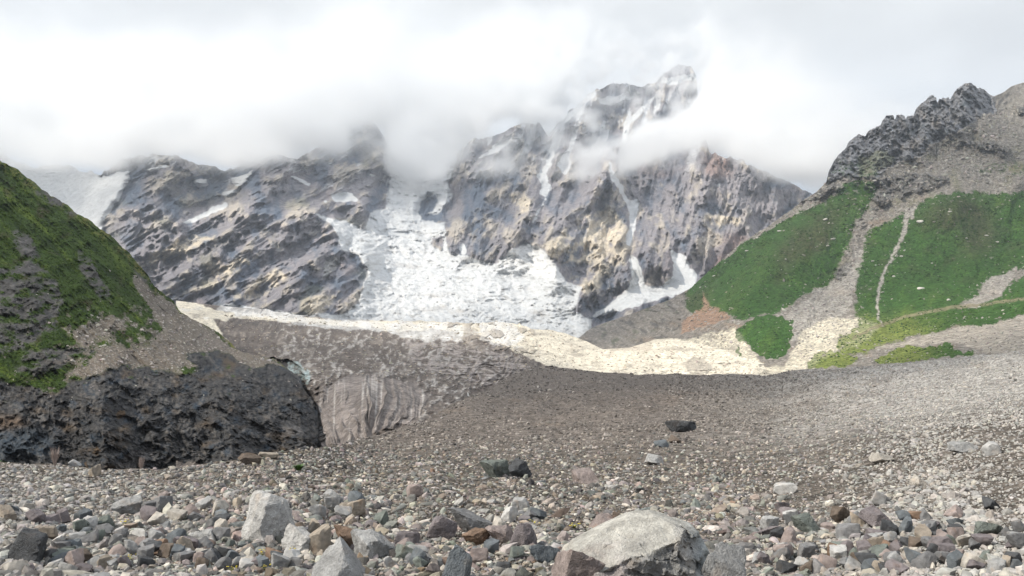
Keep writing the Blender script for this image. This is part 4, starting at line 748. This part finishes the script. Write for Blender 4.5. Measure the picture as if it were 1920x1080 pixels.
# ---- the big ones, each where the photograph has it: u, v of the foot, width, height (1920-wide pixels), colour, shape, turn, label
HERO = [
 (495, 1018, 110, 90, 'pale', 'white', 'blocky', 0.0, 'tall pale boulder with a bright left face, standing alone among small stones', 'white boulder'),
 (528, 1006, 40, 50, 'n', 'dark grey', 'blocky', 0.3, 'dark block wedged against the right foot of the tall pale boulder', 'dark block'),
 (560, 1036, 82, 50, 'n', 'white', 'angular', 0.9, 'white and pink stone just right of the tall pale boulder', 'white and pink stone'),
 (598, 1040, 44, 56, 'n', 'tan', 'pointed', 0.2, 'orange tan pointed stone standing between white and reddish stones', 'orange tan pointed stone'),
 (652, 1036, 56, 50, 'n', 'rust', 'blocky', 0.6, 'reddish brown tilted block right of the orange tan pointed stone', 'reddish tilted block'),
 (692, 1054, 92, 44, 'n', 'pale grey', 'blocky', 0.2, 'grey stone with a broad pale top and dark right end', 'broad pale topped stone'),
 (628, 1108, 108, 84, 'n', 'pale grey', 'pointed', 0.4, 'pointed grey and brown slab cut by the bottom edge, left of centre', 'pointed bottom slab'),
 (850, 1104, 70, 78, 'n', 'blue grey', 'pointed', 1.2, 'dark blue slab with a rusty right side, upright at the bottom edge', 'dark blue slab'),
 (828, 1012, 60, 42, 'n', 'mauve', 'rounded', 0.3, 'rounded mauve stone left of the wedge with a pale top', 'rounded mauve stone'),
 (882, 1000, 80, 48, 'n', 'mid grey', 'angular', 0.8, 'wedge shaped grey stone with a flat pale top', 'grey wedge'),
 (892, 1028, 56, 30, 'n', 'rust', 'blocky', 0.9, 'red brown block under the grey wedge', 'red brown block'),
 (938, 1028, 58, 36, 'n', 'pink', 'angular', 0.1, 'pale pink angular stone right of the red brown block', 'pale pink stone'),
 (982, 1034, 54, 46, 'n', 'mauve', 'blocky', 0.7, 'dark purple block between the pale pink stone and the largest boulder', 'dark purple block'),
 (1022, 1060, 62, 36, 'n', 'blue grey', 'long', 0.5, 'blue grey ridge shaped stone leaning right, beside the largest boulder', 'blue grey ridge stone'),
 (926, 896, 58, 32, 'n', 'green grey', 'blocky', 0.4, 'olive topped square boulder in the middle distance behind the grey wedge', 'olive topped boulder'),
 (974, 894, 48, 32, 'n', 'dark grey', 'angular', 0.2, 'dark boulder right beside the olive topped one', 'dark boulder'),
 (1100, 906, 54, 24, 'n', 'pink', 'flat', 0.3, 'low pink slab above the largest boulder', 'low pink slab'),
 (1134, 992, 62, 24, 'n', 'pink', 'flat', 0.6, 'pinkish flat slab just behind the left shoulder of the largest boulder', 'pinkish flat slab'),
 (1228, 872, 36, 20, 'n', 'pale grey', 'angular', 0.5, 'pale topped stone alone on brown gravel', 'lone pale stone'),
 (1280, 812, 54, 22, 'n', 'dark grey', 'flat', 0.1, 'dark flat boulder topmost on the brown rubble slope', 'dark flat boulder'),
 (1266, 829, 30, 14, 'n', 'brown', 'blocky', 0.5, 'small rust brown block just under the dark flat boulder', 'rust brown block'),
 (1242, 840, 30, 13, 'n', 'blue grey', 'blocky', 0.8, 'small blue grey block lower left of the dark flat boulder', 'small blue grey block'),
 (500, 860, 42, 12, 'n', 'tan', 'long', 0.1, 'sandy yellow slab lying on the crest below the dark cliff', 'sandy slab on the crest'),
 (464, 868, 50, 20, 'n', 'brown', 'flat', 0.6, 'brown stone on the crest left of the sandy slab', 'brown crest stone'),
 (170, 894, 30, 22, 'n', 'tan', 'pointed', 0.6, 'tan pointed stone on the crest near the two dry stalks', 'tan crest stone'),
 (136, 876, 24, 12, 'n', 'white', 'flat', 0.2, 'small bright flat stone on the crest beside a dry stalk', 'bright crest stone'),
 (234, 962, 58, 30, 'n', 'pale grey', 'long', 0.7, 'long grey slab tilted up to the right in the left gravel', 'long grey slab'),
 (300, 962, 34, 34, 'n', 'mid grey', 'blocky', 1.0, 'grey square stone right of the long grey slab', 'grey square stone'),
 (712, 990, 30, 34, 'n', 'green grey', 'pointed', 0.9, 'green pointed stone above the reddish tilted block', 'green pointed stone'),
 (668, 950, 36, 26, 'n', 'blue grey', 'blocky', 0.3, 'blue grey angular stone in the middle of the stone field', 'blue grey angular stone'),
 (776, 938, 34, 28, 'n', 'pink', 'rounded', 0.2, 'pinkish round stone above the rounded mauve stone', 'pinkish round stone'),
 (1518, 1004, 52, 34, 'n', 'green grey', 'angular', 0.5, 'greenish angular stone in the right gravel', 'greenish stone'),
 (1652, 992, 60, 34, 'n', 'mauve', 'angular', 0.3, 'purple brown stone with a sloping top in the right gravel', 'purple brown stone'),
 (1616, 974, 52, 22, 'n', 'white', 'flat', 0.3, 'white flat stone touching the purple brown stone', 'white flat stone'),
 (1656, 948, 38, 28, 'n', 'pale grey', 'blocky', 0.9, 'grey rough block behind the white flat stone', 'grey rough block'),
 (1474, 924, 44, 20, 'n', 'white', 'flat', 0.1, 'whitish stone at the top of a fan of tan fragments', 'whitish fan stone'),
 (1734, 914, 46, 20, 'n', 'cream', 'flat', 0.0, 'cream slab with a sharp front edge in the right rubble', 'cream slab'),
 (1862, 856, 44, 24, 'n', 'white', 'flat', 0.8, 'long white slab tilted to the right high on the right rubble', 'tilted white slab'),
 (1812, 848, 46, 18, 'n', 'pale grey', 'flat', 0.5, 'pale slab left of the tilted white slab', 'pale right slab'),
 (1660, 868, 46, 16, 'n', 'cream', 'flat', 0.2, 'cream flat stone in the upper right gravel', 'cream flat stone'),
 (1860, 1008, 56, 30, 'n', 'green grey', 'blocky', 0.2, 'olive green block near the right edge', 'olive green block'),
 (1798, 960, 32, 22, 'n', 'white', 'angular', 0.4, 'white angular stone left above the olive green block', 'white angular stone'),
 (1552, 1064, 34, 28, 'n', 'pink', 'rounded', 0.4, 'rosy stone near the bottom edge right of the largest boulder', 'rosy stone'),
 (1482, 1024, 34, 30, 'n', 'pink', 'blocky', 0.9, 'reddish block below the greenish stone', 'reddish lower block'),
 (34, 1050, 84, 56, 'n', 'dark grey', 'angular', 0.2, 'dark boulder in the bottom left corner', 'dark corner boulder'),
 (216, 1044, 40, 22, 'n', 'pink', 'angular', 0.4, 'pink wedge stone in the lower left gravel', 'pink wedge'),
 (376, 1024, 54, 24, 'n', 'white', 'flat', 0.5, 'whitish slab left of the tall pale boulder', 'whitish left slab'),
 (259, 1012, 36, 18, 'n', 'white', 'flat', 0.0, 'small bright white flat stone in the left gravel', 'bright white flat stone'),
 (590, 1008, 30, 30, 'n', 'tan', 'blocky', 0.3, 'small tan block behind the white and pink stone', 'small tan block'),
 (594, 975, 32, 26, 'n', 'pale grey', 'rounded', 0.6, 'grey stone with a dark hollow under it', 'hollow grey stone'),
]
from mathutils import Matrix
def stone_obj(name, u, v, w, h, cname, shape, yaw, label, cat, group, seed, level, p=None, tint=1.0, material=None, planes=None, sink=0.32, depth=None):
    pos = ground_at(u, v)[0]; D = pos[1]; wm = w * D / F; hm = h * D / F
    a, b, c_, pp = SHP[shape]
    vv = facet(ICO[level][0], seed, n=8, p=p or pp, planes=planes, rough=0.07)
    Rm = np.eye(3) if planes is not None else np.array(Matrix.Rotation(yaw, 3, 'Z')) @ np.array(Matrix.Rotation(0.45 * math.sin(seed * 1.7), 3, 'Y')); vv = vv @ Rm.T
    ex = vv.max(0) - vv.min(0); cen = (vv.max(0) + vv.min(0)) / 2
    vv = (vv - cen) / ex * np.array([wm, (wm * 0.8 if depth is None else depth), hm * (1 + sink)])
    if level >= 4:
        q = 1.0 / max(wm, 0.3)
        nrm = vv / (np.linalg.norm(vv, axis=1)[:, None] + 1e-6)
        dsp = (ridged(vv[:, 0] * q * 4 + seed, vv[:, 1] * q * 4, vv[:, 2] * q * 4, 4, seed) - 0.4) * 0.045 * wm + fbm(vv[:, 0] * q * 14, vv[:, 1] * q * 14, vv[:, 2] * q * 14, 3, seed + 5) * 0.012 * wm
        vv = vv + nrm * dsp[:, None]
    vv[:, 2] -= vv[:, 2].min()
    base = np.array(PAL[cname], f32); base = (base * 0.6 + base.mean() * 0.4) * tint * 0.86
    q = 2.2 / wm
    c_ = base * (1 + 0.22 * fbm(vv[:, 0] * q, vv[:, 1] * q, vv[:, 2] * q, 4, seed + 9))[:, None]
    c_ = mixc(c_, base * np.array((1.15, 0.9, 0.7)), sst(0.1, 0.5, fbm(vv[:, 0] * q * 1.3 + 9, vv[:, 1] * q, vv[:, 2] * q * 0.7, 4, seed + 19)) * 0.45)
    me = make_mesh(name, vv, ICO[level][1], c_, smooth=level >= 3, size=3)
    if level >= 3: me.set_sharp_from_angle(angle=R(22))
    o = add(name, me, material or m_stone, label, cat, group)
    o.location = (pos[0], D + wm * 0.28, pos[2] - hm * sink)
    return o
PALE = [(-0.62, -0.70, 0.36, 0.62), (0.72, -0.66, 0.05, 0.66), (-0.05, -0.35, 0.93, 0.86), (0.25, 0.2, 0.95, 0.84), (-0.97, 0.1, 0.22, 0.70), (0.93, 0.1, 0.35, 0.80), (0, 1, 0, 0.7), (0, 0, -1, 0.8), (-0.3, -0.9, -0.35, 0.78), (0.45, -0.35, 0.82, 0.88)]
hero_uv = []
for k, (u_, v_, w_, h_, _x, cn, sh, yaw, lab, short) in enumerate(HERO):
    big_ = w_ > 45
    o = stone_obj('boulder' if big_ else 'stone', u_, v_, w_, h_, cn, sh, yaw, lab, 'boulder' if big_ else 'stone', 'large stones standing out of the moraine' , 900 + k * 3, 5 if k == 0 else 4 if big_ else 3, material=m_boulder if big_ else m_stone, planes=PALE if k == 0 else None)
    hero_uv.append((u_, v_ - h_ * 0.4, w_, h_, short))

# ---- the largest boulder: pale smooth sloping top on the left, broken front painted dark for shade
def big_boulder():
    pos = ground_at(1215, 1125)[0]; D = pos[1]; k = D / F
    d, f = ICO[6]
    ol = [(1030, 1130), (1072, 1024), (1186, 974), (1238, 966), (1318, 990), (1344, 1040), (1368, 1130)]
    ol = [((a_ - 1205) / 310, (1125 - b_) / 310 - 0.22) for a_, b_ in ol]; planes = []
    for (xa, za), (xb, zb) in zip(ol, ol[1:]):
        nx_, nz_ = -(zb - za), xb - xa; l_ = math.hypot(nx_, nz_); planes.append((nx_ / l_, 0.0, nz_ / l_, (nx_ * xa + nz_ * za) / l_))
    planes += [(-0.26, -0.42, 0.87, 0.205), (0.10, -0.99, 0.02, 0.235), (0.66, -0.70, 0.26, 0.345), (-0.75, -0.62, 0.1, 0.40), (0.2, 0.95, 0.25, 0.32), (-0.3, 0.8, 0.5, 0.36), (0, 0, -1, 0.24)]
    planes = [(a_, b_, c__, h__) for a_, b_, c__, h__ in planes]
    v = facet(d, 5, p=110, planes=planes, rough=0.03)
    W_, H_ = 310 * k, 178 * k
    v = v * W_
    s = 1 / W_; x, y, z = v[:, 0] * s, v[:, 1] * s, v[:, 2] * s
    front = sst(0.015, -0.03, (-0.26 * x - 0.42 * y + 0.87 * z) - 0.205 + 0.05 * fbm(x * 4, y * 4, z * 4, 3, 2)) * sst(0.0, -0.12, y) * sst(-0.42, -0.30, x)
    f1, f2, cid = cells(x * 6.5 + fbm(x * 4, y * 4, z * 4, 3, 5) * 1.2 + y, z * 8.5 + fbm(x * 4, y * 4, z * 4, 3, 6) * 1.2, 12)
    g1, g2, cid2 = cells(x * 14 + cid * 5, z * 17 + cid * 3, 15)
    rd = ridged(x * 5 + 3, y * 5, z * 6, 5, 7)
    v[:, 1] += W_ * front * ((cid - 0.35) * 0.075 + (cid2 - 0.5) * 0.025 + (0.45 - rd) * 0.07 + sst(0.1, 0.0, f2 - f1) * 0.02)
    v[:, 2] += W_ * front * (rd - 0.4) * 0.03
    v[:, 2] += W_ * (1 - front) * (0.010 * fbm(x * 9, y * 9, z * 9, 4, 8) - 0.012 * sst(0.75, 0.95, ridged(x * 3.2 + y * 2, y * 1.2, 0 * x, 3, 9)))
    c_ = np.zeros_like(v) + np.array((0.37, 0.36, 0.33), f32)
    c_ = mixc(c_, (0.33, 0.315, 0.285), sst(-0.1, 0.4, fbm(x * 8, y * 8, z * 8, 4, 11)) * 0.5)
    c_ = mixc(c_, (0.17, 0.17, 0.17), front * 0.85); c_ = mixc(c_, (0.20, 0.155, 0.095), front * sst(0.05, 0.4, fbm(x * 6, y * 6, z * 9, 4, 12)) * 0.7)
    c_ = mixc(c_, (0.36, 0.345, 0.33), front * sst(0.55, 0.9, cid) * 0.6); c_ = mixc(c_, (0.40, 0.34, 0.33), front * sst(0.0, -0.25, x) * 0.6)
    c_ = mixc(c_, (0.30, 0.33, 0.34), sst(0.25, 0.42, x) * 0.7)
    v[:, 2] -= v[:, 2].min()
    me = make_mesh("boulder", v, f, c_, size=3); me.set_sharp_from_angle(angle=R(32))
    o = add("boulder", me, m_boulder, 'largest boulder at the bottom, smooth pale sloping top and broken shaded front', 'boulder', 'large stones standing out of the moraine'); o.location = (pos[0], D + W_ * 0.30, pos[2] - H_ * 0.20)
big_boulder(); hero_uv.append((1215, 1040, 330, 150, 'largest boulder'))
stone_obj('boulder', 1142, 1108, 62, 62, 'brown', 'flat', 0.9, 'dark brown thin slab leaning on the left front of the largest boulder', 'boulder', 'large stones standing out of the moraine', 71, 4, material=m_boulder, tint=0.6, planes=[(0.6, -0.5, 0.6, 0.35), (-0.6, 0.5, -0.5, 0.4), (-1, -0.3, 0.4, 0.8), (1, 0, -0.3, 0.9), (0, -1, 0, 0.9), (0, 1, 0, 0.9), (0, 0, 1, 0.9), (0, 0, -1, 0.8)])
stone_obj('boulder', 1086, 1118, 100, 84, 'pink', 'angular', 0.3, 'pinkish grey block at the left foot of the largest boulder', 'boulder', 'large stones standing out of the moraine', 74, 4, material=m_boulder)
stone_obj('boulder', 1360, 1112, 96, 92, 'pale grey', 'angular', 1.3, 'blue grey block against the right end of the largest boulder', 'boulder', 'large stones standing out of the moraine', 77, 4, material=m_boulder, tint=0.75)

# ---- scatter: candidate stones over the whole moraine, sizes in 1920-wide pixels
r = np.random.default_rng(5)
def cand(n, umin, umax, vmin, vmax, smin, smax, al):
    u_ = r.uniform(umin, umax, n); v_ = r.uniform(vmin, vmax, n); tp = np.interp(u_, *zip(*topA)) + 1.5; ok = v_ > tp
    s_ = smin * (1 - r.uniform(0, 1, n) * (1 - (smin / smax) ** al)) ** (-1 / al); return u_[ok], v_[ok], s_[ok]
ua, va, sa = cand(86000, -450, 2370, 790, 1180, 5.5, 30, 2.0)
clump = fbm(ua / 130, va / 45, 0.5, 3, 801) + 0.16 * sst(1000, 700, ua) + 0.22 * sst(1000, 1060, va) - 0.10 * sst(900, 1200, ua) - 0.24 * sst(905, 860, va) * sst(650, 850, ua)
finepatch = np.maximum(np.exp(-(((ua - 1520) / 95) ** 2 + ((va - 912) / 26) ** 2)), np.exp(-(((ua - 1890) / 55) ** 2 + ((va - 900) / 70) ** 2)))
ok = (r.uniform(-0.75, 0.42, len(ua)) < clump) & (r.uniform(0, 1, len(ua)) > finepatch * 1.3) & (sa < 9 + sst(850, 1040, va) * 24 + 6)
ua, va, sa = ua[ok], va[ok], sa[ok] * (0.8 + 0.45 * sst(860, 1080, va[ok]))
uf, vf, sf = cand(84000, -450, 2370, 660, 1180, 2.6, 8.5, 1.5)
ug, vg, sg = cand(600, 700, 2000, 760, 900, 5, 10, 2.4)
ua, va, sa = np.concatenate([ua, ug]), np.concatenate([va, vg]), np.concatenate([sa, sg])
ux, vx, sx = cand(22000, 1250, 2000, 640, 800, 2.4, 6, 1.6); uf, vf, sf = np.concatenate([uf, ux]), np.concatenate([vf, vx]), np.concatenate([sf, sx])
ub, vb, sb = cand(9000, -450, 2370, 1170, 1650, 12, 46, 2.0); ua, va, sa = np.concatenate([ua, ub]), np.concatenate([va, vb]), np.concatenate([sa, sb])
# the largest in view become objects of their own
inside = (ua > 4) & (ua < 1916) & (va < 1074) & (va > 700)
hx = np.array([(a, b, c_, d_) for a, b, c_, d_, _ in hero_uv])
dist = np.abs(ua[:, None] - hx[None, :, 0]) / (hx[None, :, 2] * 0.62) ; dist2 = np.abs(va[:, None] - hx[None, :, 1]) / (hx[None, :, 3] * 0.75)
clear = ~((dist < 1) & (dist2 < 1)).any(1)
score = np.where(inside & clear, sa, 0); pick = np.argsort(-score)[:236]
used = set(); sel = np.zeros(len(ua), bool); sel[pick] = True
names = list(SHP)
for n_, i in enumerate(pick):
    u_, v_, s_ = ua[i], va[i], sa[i]
    dd = np.hypot((hx[:, 0] - u_), (hx[:, 1] - v_) * 2.0); order = np.argsort(dd)
    done = False
    for hid in order[:6]:
        du, dv = u_ - hx[hid, 0], v_ - hx[hid, 1]
        rel_ = ('to the left of' if du < 0 else 'to the right of') if abs(du) > abs(dv) * 1.6 else ('behind' if dv < 0 else 'in front of')
        for _t in range(40):
            ci = r.choice(len(PN), p=PW); si = r.integers(0, 6); key = (ci, si, rel_, int(hid))
            if key not in used: used.add(key); done = True; break
        if done: break
    lab = f"{PN[ci]} {names[si]} stone lying {rel_} the {hero_uv[hid][4]}"
    a, b, c_, _p = SHP[names[si]]
    stone_obj('stone', u_, v_, s_ * 1.2 * (1.15 if si == 5 else 1), s_ * (0.45 + 0.5 * c_), PN[ci], names[si], r.uniform(0, 3), lab, 'stone', 'loose stones of the moraine', 2000 + n_, 4, tint=r.uniform(0.8, 1.15))
def spread(name, u_, v_, s_, level, seed, m, label, lift=0.02):
    P_ = ground_at(u_, v_); s_ = s_ - (s_ - 2.6) * 0.5 * sst(22, 90, P_[:, 1]) * (s_ > 2.6) * (fbm(u_ / 60, v_ / 22, 2, 3, 810) < 0.12); sm_ = s_ * P_[:, 1] / F; P_[:, 2] += sm_ * lift; c_, _ = palette(len(u_), np.random.default_rng(seed))
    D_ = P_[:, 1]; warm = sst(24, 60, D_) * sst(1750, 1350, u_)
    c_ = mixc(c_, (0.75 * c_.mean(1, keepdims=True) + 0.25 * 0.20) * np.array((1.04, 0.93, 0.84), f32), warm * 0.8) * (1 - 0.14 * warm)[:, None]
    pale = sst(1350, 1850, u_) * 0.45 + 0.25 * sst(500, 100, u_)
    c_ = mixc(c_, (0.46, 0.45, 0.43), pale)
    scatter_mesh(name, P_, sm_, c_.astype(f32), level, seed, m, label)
rest = ~sel
bigr = rest & (sa > 10.5); smr = rest & ~bigr
spread("stone_rubble", ua[bigr], va[bigr], sa[bigr], 2, 41, m_stone, 'mixed grey, pink and tan broken stones covering the moraine')
spread("small_rubble", ua[smr], va[smr], sa[smr], 1, 42, m_stone, 'smaller broken stones filling the gaps of the moraine')
spread("gravel_bed", uf, vf, sf, 1, 43, m_pebble, 'fine grey brown gravel between the stones', 0.2)

# ---- pale debris on the two hills
def on_sheet(s, u_, v_):
    i = np.clip(((u_ - s.U[0, 0]) / (s.U[0, -1] - s.U[0, 0]) * (s.nu - 1)), 0, s.nu - 2).astype(int); t = (v_ - s.V[0, i]) / (s.V[-1, i] - s.V[0, i]); j = np.clip(t * (s.nv - 1), 0, s.nv - 1).astype(int)
    return unproj(s.U[j, i], s.V[j, i], s.D[j, i]), i, j, (t > 0.01) & (t < 1)
def debris(name, s, msk, n, box, smin, smax, base, label, seed):
    r_ = np.random.default_rng(seed); u_ = r_.uniform(box[0], box[2], n); v_ = r_.uniform(box[1], box[3], n); P_, i, j, ok = on_sheet(s, u_, v_); ok &= r_.uniform(0, 1, n) < msk[j, i]
    P_ = P_[ok]; k_ = ok.sum(); sz = (smin * (1 - r_.uniform(0, 1, k_) * 0.98) ** (-1 / 2.6)).clip(0, smax) * P_[:, 1] / F; P_[:, 1] -= sz * 0.1
    c_ = np.array(base, f32) * r_.uniform(0.45, 1.25, k_)[:, None] * (1 + r_.normal(0, 0.03, (k_, 3))); scatter_mesh(name, P_, sz, c_.astype(f32), 1, seed, m_pebble, label)
debris("glacier_rubble", gl, np.clip(sand * 0.6 + gen * 0.5 - wall, 0, 1), 9000, (420, 590, 1560, 730), 2.0, 7, (0.40, 0.35, 0.29), 'stones strewn over the dirty glacier and the bright debris flat', 65)
debris("scree_rubble", hg, scree * 0.9 + 0.012, 9000, (0, 470, 596, 760), 2.4, 9, (0.44, 0.40, 0.36), 'pale scree stones on the left slope above the dark cliff', 61)
debris("talus_rubble", hr, np.clip(blur((1 - grass).astype(f32), 16) ** 1.3 * (1 - crag), 0, 1) * 0.9 + 0.010, 19000, (1290, 200, 1920, 690), 2.2, 7, (0.36, 0.335, 0.30), 'grey scree and talus stones on the right slope', 63)
shr_h = np.clip(grass * 0.8, 0, 1) * sst(-0.35, 0.3, fbm(hr.U / 40, hr.V / 24, 2, 4, 371)); shr_g = blur(((1 - cliff) * (1 - scree) * (1 - outc)).astype(f32), 2)
debris("alpine_shrubs", hr, shr_h, 34000, (1285, 330, 1920, 700), 1.9, 5, (0.040, 0.085, 0.020), 'low shrubs and grass clumps on the right slope', 67)
debris("hillside_grass", hg, shr_g, 26000, (0, 300, 560, 760), 2.2, 6, (0.055, 0.088, 0.020), 'grass clumps on the steep left slope', 69)
PB = [(1340, 545, 6), (1360, 512, 5), (1462, 500, 9), (1547, 505, 12), (1562, 528, 11), (1552, 540, 9), (1474, 555, 5), (1725, 445, 16), (1627, 448, 6), (1690, 512, 8), (1636, 531, 8), (1726, 559, 14), (1655, 575, 8), (1778, 574, 10), (1780, 420, 9), (1640, 400, 10), (1870, 470, 8), (1812, 452, 7), (1400, 520, 8), (1600, 560, 6), (1675, 545, 7), (1420, 470, 7), (1748, 508, 6), (1850, 455, 7)]
for k, (u_, v_, w_) in enumerate(PB):
    P_, i, j, ok = on_sheet(hr, np.array([float(u_)]), np.array([float(v_)])); D = P_[0, 1]; wm = w_ * D / F
    vv = facet(ICO[2][0], 3000 + k, n=12, p=16, rough=0.05, axes=(wm / 2, wm / 2, wm * 0.24)); me = make_mesh('erratic_boulder', vv, ICO[2][1], np.zeros_like(vv) + np.array((0.52, 0.49, 0.45)), smooth=False, size=3)
    o = add('erratic_boulder', me, m_stone, 'small pale boulder dotted on the green right slope', 'boulder', 'pale boulders dotted over the green slope'); o.location = (P_[0, 0], D - wm * 0.2, P_[0, 2] + wm * 0.06)

# ---- plants
def leafmat(name, c_):
    m = bpy.data.materials.new(name); m.use_nodes = True; nt = m.node_tree; b = nt.nodes['Principled BSDF']; b.inputs['Roughness'].default_value = 0.7
    nz = nt.nodes.new('ShaderNodeTexNoise'); nz.inputs['Scale'].default_value = 30; rp = nt.nodes.new('ShaderNodeValToRGB'); nt.links.new(nz.outputs[0], rp.inputs[0]); nt.links.new(rp.outputs[0], b.inputs['Base Color'])
    rp.color_ramp.elements[0].color = (*[q * 0.6 for q in c_], 1); rp.color_ramp.elements[1].color = (*[min(1, q * 1.35) for q in c_], 1); rp.color_ramp.elements[0].position = 0.3; rp.color_ramp.elements[1].position = 0.7
    return m
m_leaf = leafmat("plant_leaf", (0.07, 0.14, 0.03)); m_yel = leafmat("yellow_petals", (0.62, 0.50, 0.05)); m_dry = leafmat("dry_stalks", (0.36, 0.29, 0.26)); m_olive = leafmat("olive_leaf", (0.17, 0.17, 0.05))
def blades(n, h, w, spread_, seed, curl=0.5, seg=4):
    r_ = np.random.default_rng(seed); V_, F_ = [], []
    for k in range(n):
        az = r_.uniform(0, 2 * math.pi); out_ = r_.uniform(0.1, 1) * spread_; hh = h * r_.uniform(0.5, 1.0); ww = w * r_.uniform(0.6, 1.2); s0 = r_.uniform(0, 0.15) * spread_
        dx, dy = math.cos(az), math.sin(az); base = len(V_)
        for q in range(seg + 1):
            t = q / seg; rr = s0 + out_ * t ** (1 + curl); z = hh * (t - 0.35 * curl * t * t); wd = ww * math.sin(math.pi * min(0.98, 0.12 + t * 0.88)) * 0.5
            V_ += [(dx * rr - dy * wd, dy * rr + dx * wd, z), (dx * rr + dy * wd, dy * rr - dx * wd, z)]
        for q in range(seg): b_ = base + q * 2; F_.append((b_, b_ + 1, b_ + 3, b_ + 2))
    return np.array(V_, f32), np.array(F_, np.int32)
def dots(n, h, spread_, s, seed):
    r_ = np.random.default_rng(seed); v, f = ICO[1]; V_, F_ = [], []
    for k in range(n):
        p = np.array([r_.normal(0, spread_ * 0.45), r_.normal(0, spread_ * 0.45), h * r_.uniform(0.7, 1.1)]); F_.append(f + len(v) * k); V_.append(v * s * r_.uniform(0.6, 1.2) * np.array([1, 1, 0.5]) + p)
    return np.concatenate(V_).astype(f32), np.concatenate(F_)
def plant(u_, v_, hpx, wpx, label, group=None, leaf=m_leaf, nb=40, flower=0, seed=1, name='plant', curl=0.6, thick=0.10):
    p = ground_at(u_, v_)[0]; k = p[1] / F; h, w = hpx * k, wpx * k
    o = bpy.data.objects.new(name, None); COL.objects.link(o); o.location = p; o['label'] = label; o['category'] = 'plant'
    if group: o['group'] = group
    v, f = blades(nb, h, w * thick, w * 0.5, seed, curl); add('foliage', make_mesh('foliage', v, f), leaf, parent=o)
    if flower: v, f = dots(flower, h, w * 0.5, w * 0.07, seed + 3); add('blossom', make_mesh('blossom', v, f, size=3), m_yel, parent=o)
    return o
plant(560, 882, 17, 30, 'bushy green plant among grey stones behind the white and pink stone', nb=90, seed=3, thick=0.16)
for k, (u_, v_, lab) in enumerate([(545, 1040, 'yellow flowered plant in front of the white and pink stone'), (488, 1044, 'yellow flowered plant below the tall pale boulder'), (560, 1066, 'yellow flowered plant left of the pointed bottom slab'), (330, 1030, 'yellow flowered plant left of the whitish slab'),
                                   (436, 1076, 'yellow flowered plant at the bottom edge below the tall pale boulder'), (494, 1076, 'yellow flowered plant at the bottom edge left of the pointed slab'), (236, 990, 'yellow flowered plant below the long grey slab'), (1000, 985, 'yellow flowered plant behind the dark purple block'), (240, 1056, 'yellow green tuft beside the pink wedge stone'), (1076, 990, 'yellow flowered plant left behind the largest boulder')]):
    plant(u_, v_, 13, 24, lab, 'small yellow flowered plants among the stones', m_olive, 26, 7, 10 + k, thick=0.12)
plant(103, 876, 42, 20, 'dry pinkish stalks rising above the crest in front of the cliff', 'dry stalks on the crest', m_dry, 160, 0, 31, name='dry_plant', curl=0.15, thick=0.035)
plant(265, 884, 30, 18, 'shorter dry stalks on the crest right of the tan pointed stone', 'dry stalks on the crest', m_dry, 110, 0, 33, name='dry_plant', curl=0.15, thick=0.035)
